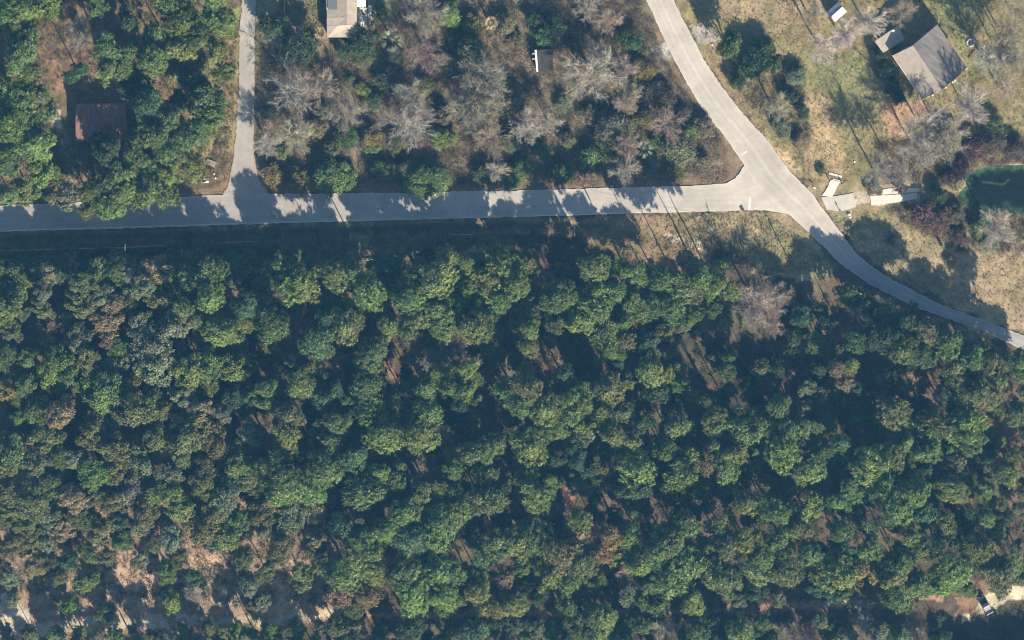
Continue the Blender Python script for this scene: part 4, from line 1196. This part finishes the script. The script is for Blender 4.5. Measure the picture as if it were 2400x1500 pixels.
# gate
g0, g1 = W(1946, 424), W(1973, 431)
gt = thing("driveway_gate", "tubular metal gate closed across the sandy driveway", "gate", tuple(g0))
v = g1 - g0
for zz in (0.35, 0.75, 1.15):
    mb = MB(); mb.tube((0, 0, zz), (v[0], v[1], zz), 0.04); mb.build("rail", M_metal, gt)
for f in (0.0, 0.33, 0.66, 1.0):
    mb = MB(); mb.tube((v[0] * f, v[1] * f, 0.3), (v[0] * f, v[1] * f, 1.2), 0.045); mb.build("upright", M_metal, gt)
for f in (-0.06, 1.06):
    mb = MB(); mb.tube((v[0] * f, v[1] * f, -0.2), (v[0] * f, v[1] * f, 1.4), 0.09); mb.build("gate_post", M_pole, gt)
tag(flat_poly("gate_sill", [(1943, 404), (1974, 412), (1973, 417), (1942, 409)], 0.02, M_conc), kind='structure')
# two concrete slabs of the drive
for k, (pts, lab) in enumerate([([(2039, 457), (2045, 449), (2080, 442), (2120, 440), (2156, 441), (2157, 448), (2090, 455), (2042, 457)], "northern concrete driveway slab, narrow and edged with red soil"),
                                ([(2039, 459), (2090, 457), (2150, 452), (2148, 466), (2095, 476), (2042, 481)], "southern concrete driveway slab, broad and stained")]):
    mb = MB(); mb.prism([((x - 1200) * S, (750 - y) * S, -.15) for x, y in pts][::-1], [((x - 1200) * S, (750 - y) * S, .02 + .004 * k) for x, y in pts][::-1])
    o = mb.build("concrete_slab", M_conc); tag(o, lab, "slab", "concrete slabs of the pond drive")


def mailbox(x, y, label, rz=0.4, col=None):
    p = W(x, y)
    e = thing("mailbox", label, "mailbox", (p[0], p[1], -0.1), rz)
    mb = MB(); mb.box(-.05, .05, -.05, .05, 0, 1.1); mb.build("post", M_pole, e)
    mb = MB(); mb.box(-.14, .14, -.30, .30, 1.1, 1.25); 
    mb.v += []; b0 = mb.build("box", col or M_trimw, e, bevel=0.02)
    mb = MB(); mb.tube((0, -.30, 1.25), (0, .30, 1.25), .14, .14, 10); mb.build("lid", col or M_trimw, e)


mailbox(1908, 440, "white mailbox on a post at the road edge beside the gate drive", 0.9)
mailbox(1967, 492, "mailbox standing on the grey driveway apron", 0.3, M_dark)
mailbox(486, 424, "pale mailbox on a post beside the lane corner", 1.4)


def sign(x, y, label, h, w, ht, rz, mat):
    p = W(x, y)
    e = thing("road_sign", label, "sign", (p[0], p[1], -0.1), rz)
    mb = MB(); mb.tube((0, 0, 0), (0, 0, h), 0.05, 0.05, 8); mb.build("post", M_metal, e)
    mb = MB(); mb.box(-w / 2, w / 2, -.06, -.045, h - ht, h); mb.build("sign_panel", mat, e)


M_signback = mat_plain("sign_back", (0.40, 0.40, 0.40), 0.5, 0.1, 2)
sign(1757, 524, "signpost by the junction on dry grass", 3.2, 0.8, 0.9, 0.5, M_signback)
sign(2222, 605, "tall post sign in grass beside white rocks", 4.6, 0.7, 2.6, 0.4, M_signback)

# stones
def rock_mesh(seed):
    r = np.random.default_rng(seed)
    import bmesh
    bm = bmesh.new(); bmesh.ops.create_icosphere(bm, subdivisions=2, radius=1)
    for v_ in bm.verts:
        f = 1 + 0.22 * math.sin(3 * v_.co.x + seed) * math.cos(2.5 * v_.co.y) + r.normal() * 0.05
        v_.co *= f
        v_.co.z *= 0.7
    me = bpy.data.meshes.new("stone"); bm.to_mesh(me); bm.free(); me.materials.append(M_stone)
    return me


ROCK = [rock_mesh(i) for i in range(4)]
rs_ = np.random.default_rng(5)


def rock(x, y, s_, label, group=None, name="stone"):
    p = W(x, y)
    o = link(name, ROCK[int(rs_.integers(4))], None, (p[0], p[1], -0.1 + s_ * 0.3), (s_, s_ * rs_.uniform(.6, 1), s_ * .8), rs_.uniform(0, 6))
    return tag(o, label, "stone", group)


rock(1990, 503, 0.48, "larger white boulder in the bare patch by the drive"); rock(1993, 509, 0.32, "smaller white boulder touching the larger one by the drive")
for i, (x, y) in enumerate([(2212, 611), (2217, 614), (2223, 612), (2229, 617), (2226, 609)]):
    rock(x, y, 0.16 + 0.04 * (i % 3), "small white rock in the cluster at the foot of the tall post sign", "white rocks under the post sign")
for i, (x, y) in enumerate([(2166, 226), (2176, 226), (2186, 222), (2196, 217), (2206, 208), (2215, 205), (2225, 195), (2232, 192), (2238, 188)]):
    rock(x, y, 0.24 + 0.08 * (i % 3), "pale rubble stone in the row along the grey house's south-east wall", "rubble along the house wall")
for i, (x, y, s__) in enumerate([(1905, 553, .25), (1660, 53, .2), (1634, 63, .2), (1669, 105, .35), (505, 417, .3), (502, 408, .22), (2003, 379, .25)]):
    rock(x, y, s__, ["pale stone on the roadside south-east of the gate", "pale stone north-east of the gravel pull-off", "pale stone west of the gravel pull-off", "pale stone beside the round evergreen", "larger pale stone at the lane corner", "smaller pale stone at the lane corner", "pale stone at the brush edge north-east of the gate"][i])
# debris planks by the lane
M_plank = mat_plain("grey_planks", (0.34, 0.27, 0.23), 0.9, 0.25, 2)
p = W(494, 382)
pl = thing("plank_pile", "low pile of grey planks beside the lane corner", "planks", (p[0], p[1], -0.1), -0.35)
for i in range(6):
    mb = MB(); mb.box(-1.2 + 0.05 * (i % 3), 1.2 - 0.08 * (i % 2), -0.65 + i * 0.22, -0.47 + i * 0.22, 0.1, 0.16 + 0.12 * (i % 2)); mb.build("plank", M_plank, pl)
# culvert pipe end by the lane
p = W(483, 425)
cv = thing("culvert", "concrete culvert opening with pale headwall near the lane corner", "culvert", (p[0], p[1] + .2, -0.15), 0.05)
mb = MB(); mb.box(-.6, .6, -.55, -.35, 0, .35); mb.box(-.6, .6, .25, .42, 0, .35); mb.build("headwall", M_conc, cv)
mb = MB(); mb.tube((-.5, -.05, .12), (.5, -.05, .12), .22, .22, 10); mb.build("pipe", M_dark, cv)
# fire pit ring
p = W(2275, 100)
fp = thing("fire_pit", "round fire pit ringed with white blocks beside the grey house", "fire pit", (p[0], p[1], -0.1))
for i in range(14):
    a = i / 14 * 2 * math.pi
    o = link("ring_stone", ROCK[i % 4], fp, (0.85 * math.cos(a), 0.85 * math.sin(a), 0.15), (0.23, 0.17, 0.2), a)
mb = MB(); mb.tube((0, 0, 0.0), (0, 0, 0.14), 0.7, 0.7, 16); mb.build("ash_bed", mat_plain("ash", (0.10, 0.09, 0.085), 0.95, 0.3, 4), fp)
p = W(2278, 130)
mb = MB(); mb.tube((-.7, -.9, .15), (.6, .9, .2), .12, .1, 8); mb.tube((.1, .5, .25), (1.0, .9, .2), .10, .07, 8)
o = mb.build("fallen_log", M_bark, None, (p[0], p[1], 0)); tag(o, "dark forked log lying on the lawn south of the fire pit", "log")
for (x, y, l, a, lab) in [(880, 608, 4.5, 0.05, "pale fallen trunk lying level by the variegated shrub"), (887, 617, 3.2, 0.35, "pale fallen trunk slanting up to the right by the variegated shrub"), (822, 640, 3.6, 1.25, "pale leaning dead trunk west of the variegated shrub"), (1600, 965, 3.0, -0.9, "pale fallen log in the deep dark forest gap"), (1152, 1245, 1.6, -0.9, "short pale log on the red straw in mid forest"), (1050, 1363, 2.6, -0.7, "thin pale log beside the bright bottom pines")]:
    p = W(x, y)
    mb = MB(); mb.tube((-l / 2, 0, .25), (0, .1, .35), .16, .13, 7); mb.tube((0, .1, .35), (l / 2, 0, .3), .13, .07, 7)
    o = mb.build("fallen_log", mat_plain("dead_wood", (0.45, 0.41, 0.35), 0.9, 0.2, 2), None, (p[0], p[1], 0)); o.rotation_euler = (0, 0, a); tag(o, lab, "log")

# utility poles and wires
POLES = [(-260, 596), (293, 580), (822, 556), (1347, 545), (1880, 652), (2400, 752)]
ZP = 9.0
tops = []
for i, (x, y) in enumerate(POLES):
    p = W(x, y, ZP)
    tops.append(p)
    if i == 0 or i == 5: 
        continue
    lab = ["", "utility pole by the west road, in deep shade", "utility pole on the verge south of the road, mid way along", "utility pole south of the road where the wire turns", "utility pole in shade beside the road bend", ""][i]
    e = thing("utility_pole", lab, "utility pole", (p[0], p[1], -0.2), 0, "utility poles along the road")
    mb = MB(); mb.tube((0, 0, 0), (0, 0, ZP + .3), 0.15, 0.11, 10); mb.build("pole", M_pole, e)
    mb = MB(); mb.box(-.06, .06, -.7, .7, ZP - .25, ZP - .13); mb.build("crossarm", M_pole, e)
    mb = MB(); [mb.tube((0, yy, ZP - .13), (0, yy, ZP + .05), .05, .05, 6) for yy in (-.6, .6)]; mb.build("insulators", M_trimw, e)
for i in range(5):
    a, b_ = tops[i], tops[i + 1]
    mb = MB()
    prev = a
    for k in range(1, 13):
        f = k / 12
        q = a * (1 - f) + b_ * f; q = q + np.array((0, 0, -1.2 * 4 * f * (1 - f)))
        mb.tube(prev, q, 0.02, 0.02, 4); prev = q
    o = mb.build("overhead_wire", M_wire)
    tag(o, ["overhead wire running from the western shade out of view", "overhead wire between the west pole and the mid-verge pole", "overhead wire between the mid-verge pole and the turning pole", "overhead wire from the turning pole to the road-bend pole", "overhead wire from the road-bend pole eastwards past the dark road"][i], "wire", "overhead wires")

# pickup on the sandy drive
p = W(2308, 1417)
pk = thing("pickup_truck", "dark pickup with pale bed and tailgate parked on the sandy driveway", "pickup", (p[0], p[1], -0.05), R(-60))
M_car = mat_plain("dark_blue_paint", (0.03, 0.035, 0.05), 0.3, 0.1, 2, spec=0.5)
M_bed = mat_plain("grey_bed_liner", (0.30, 0.30, 0.30), 0.7, 0.15, 4)
# x axis = length, tail towards +x
def sect(mb, prof, y0, y1):
    mb.prism([(x, y0, z) for x, z in prof], [(x, y1, z) for x, z in prof])
mb = MB(); sect(mb, [(-2.4, .45), (.35, .45), (.35, 1.05), (-1.0, 1.1), (-2.3, .98), (-2.4, .8)], -.9, .9); mb.build("body", M_car, pk, bevel=0.05)
mb = MB(); mb.prism([(-1.05, -.82, 1.08), (.3, -.82, 1.08), (.3, .82, 1.08), (-1.05, .82, 1.08)], [(-.5, -.68, 1.7), (.18, -.68, 1.7), (.18, .68, 1.7), (-.5, .68, 1.7)]); mb.build("cab", M_car, pk, bevel=0.04)
mb = MB(); mb.poly([(-1.02, -.72, 1.15), (-.56, -.62, 1.66), (-.56, .62, 1.66), (-1.02, .72, 1.15)][::-1]); mb.v = [(x - .03, y, z + .03) for x, y, z in mb.v]; mb.build("windscreen", M_glass, pk)
mb = MB(); mb.box(.36, 2.2, -.9, .9, .45, .62); mb.build("bed_floor", M_bed, pk)
for y0, y1 in ((-.9, -.8), (.8, .9)):
    mb = MB(); mb.box(.36, 2.2, y0, y1, .622, 1.05); mb.build("bed_side", M_car, pk)
mb = MB(); mb.box(2.2, 2.28, -.9, .9, .5, 1.08); mb.build("tailgate", M_trimw, pk)
mb = MB(); mb.box(.36, .48, -.79, .79, .63, 1.15); mb.build("bulkhead", M_trimw, pk)
for x in (-1.6, 1.5):
    for y in (-.86, .86):
        w_ = MB(); w_.tube((x, y - .1, .36), (x, y + .1, .36), .36, .36, 16); wo = w_.build("wheel", M_dark, pk)
        w_ = MB(); w_.tube((x, y - .11, .36), (x, y + .11, .36), .18, .18, 12); w_.build("rim", M_metal, wo)
for y in (-.65, .65):
    mb = MB(); mb.box(-2.42, -2.36, y - .18, y + .18, .72, .9); mb.build("headlight", M_trimw, pk)

# ------------------------------------------------------------------ the air between the aircraft and the ground
HAZE = 1
if HAZE:
    m, nt, b = mat_base("haze_air")
    nt.nodes.remove(b)
    pv = nt.nodes.new("ShaderNodeVolumePrincipled")
    pv.inputs['Color'].default_value = (0.15, 0.50, 0.95, 1)
    pv.inputs['Density'].default_value = 0.000072
    pv.inputs['Anisotropy'].default_value = 0.0
    nt.links.new(pv.outputs[0], nt.nodes["Material Output"].inputs['Volume'])
    mb = MB(); mb.box(-1000, 1000, -1000, 1000, -2.6, H + 4)
    hz = mb.build("haze", m)
    tag(hz, kind='stuff')
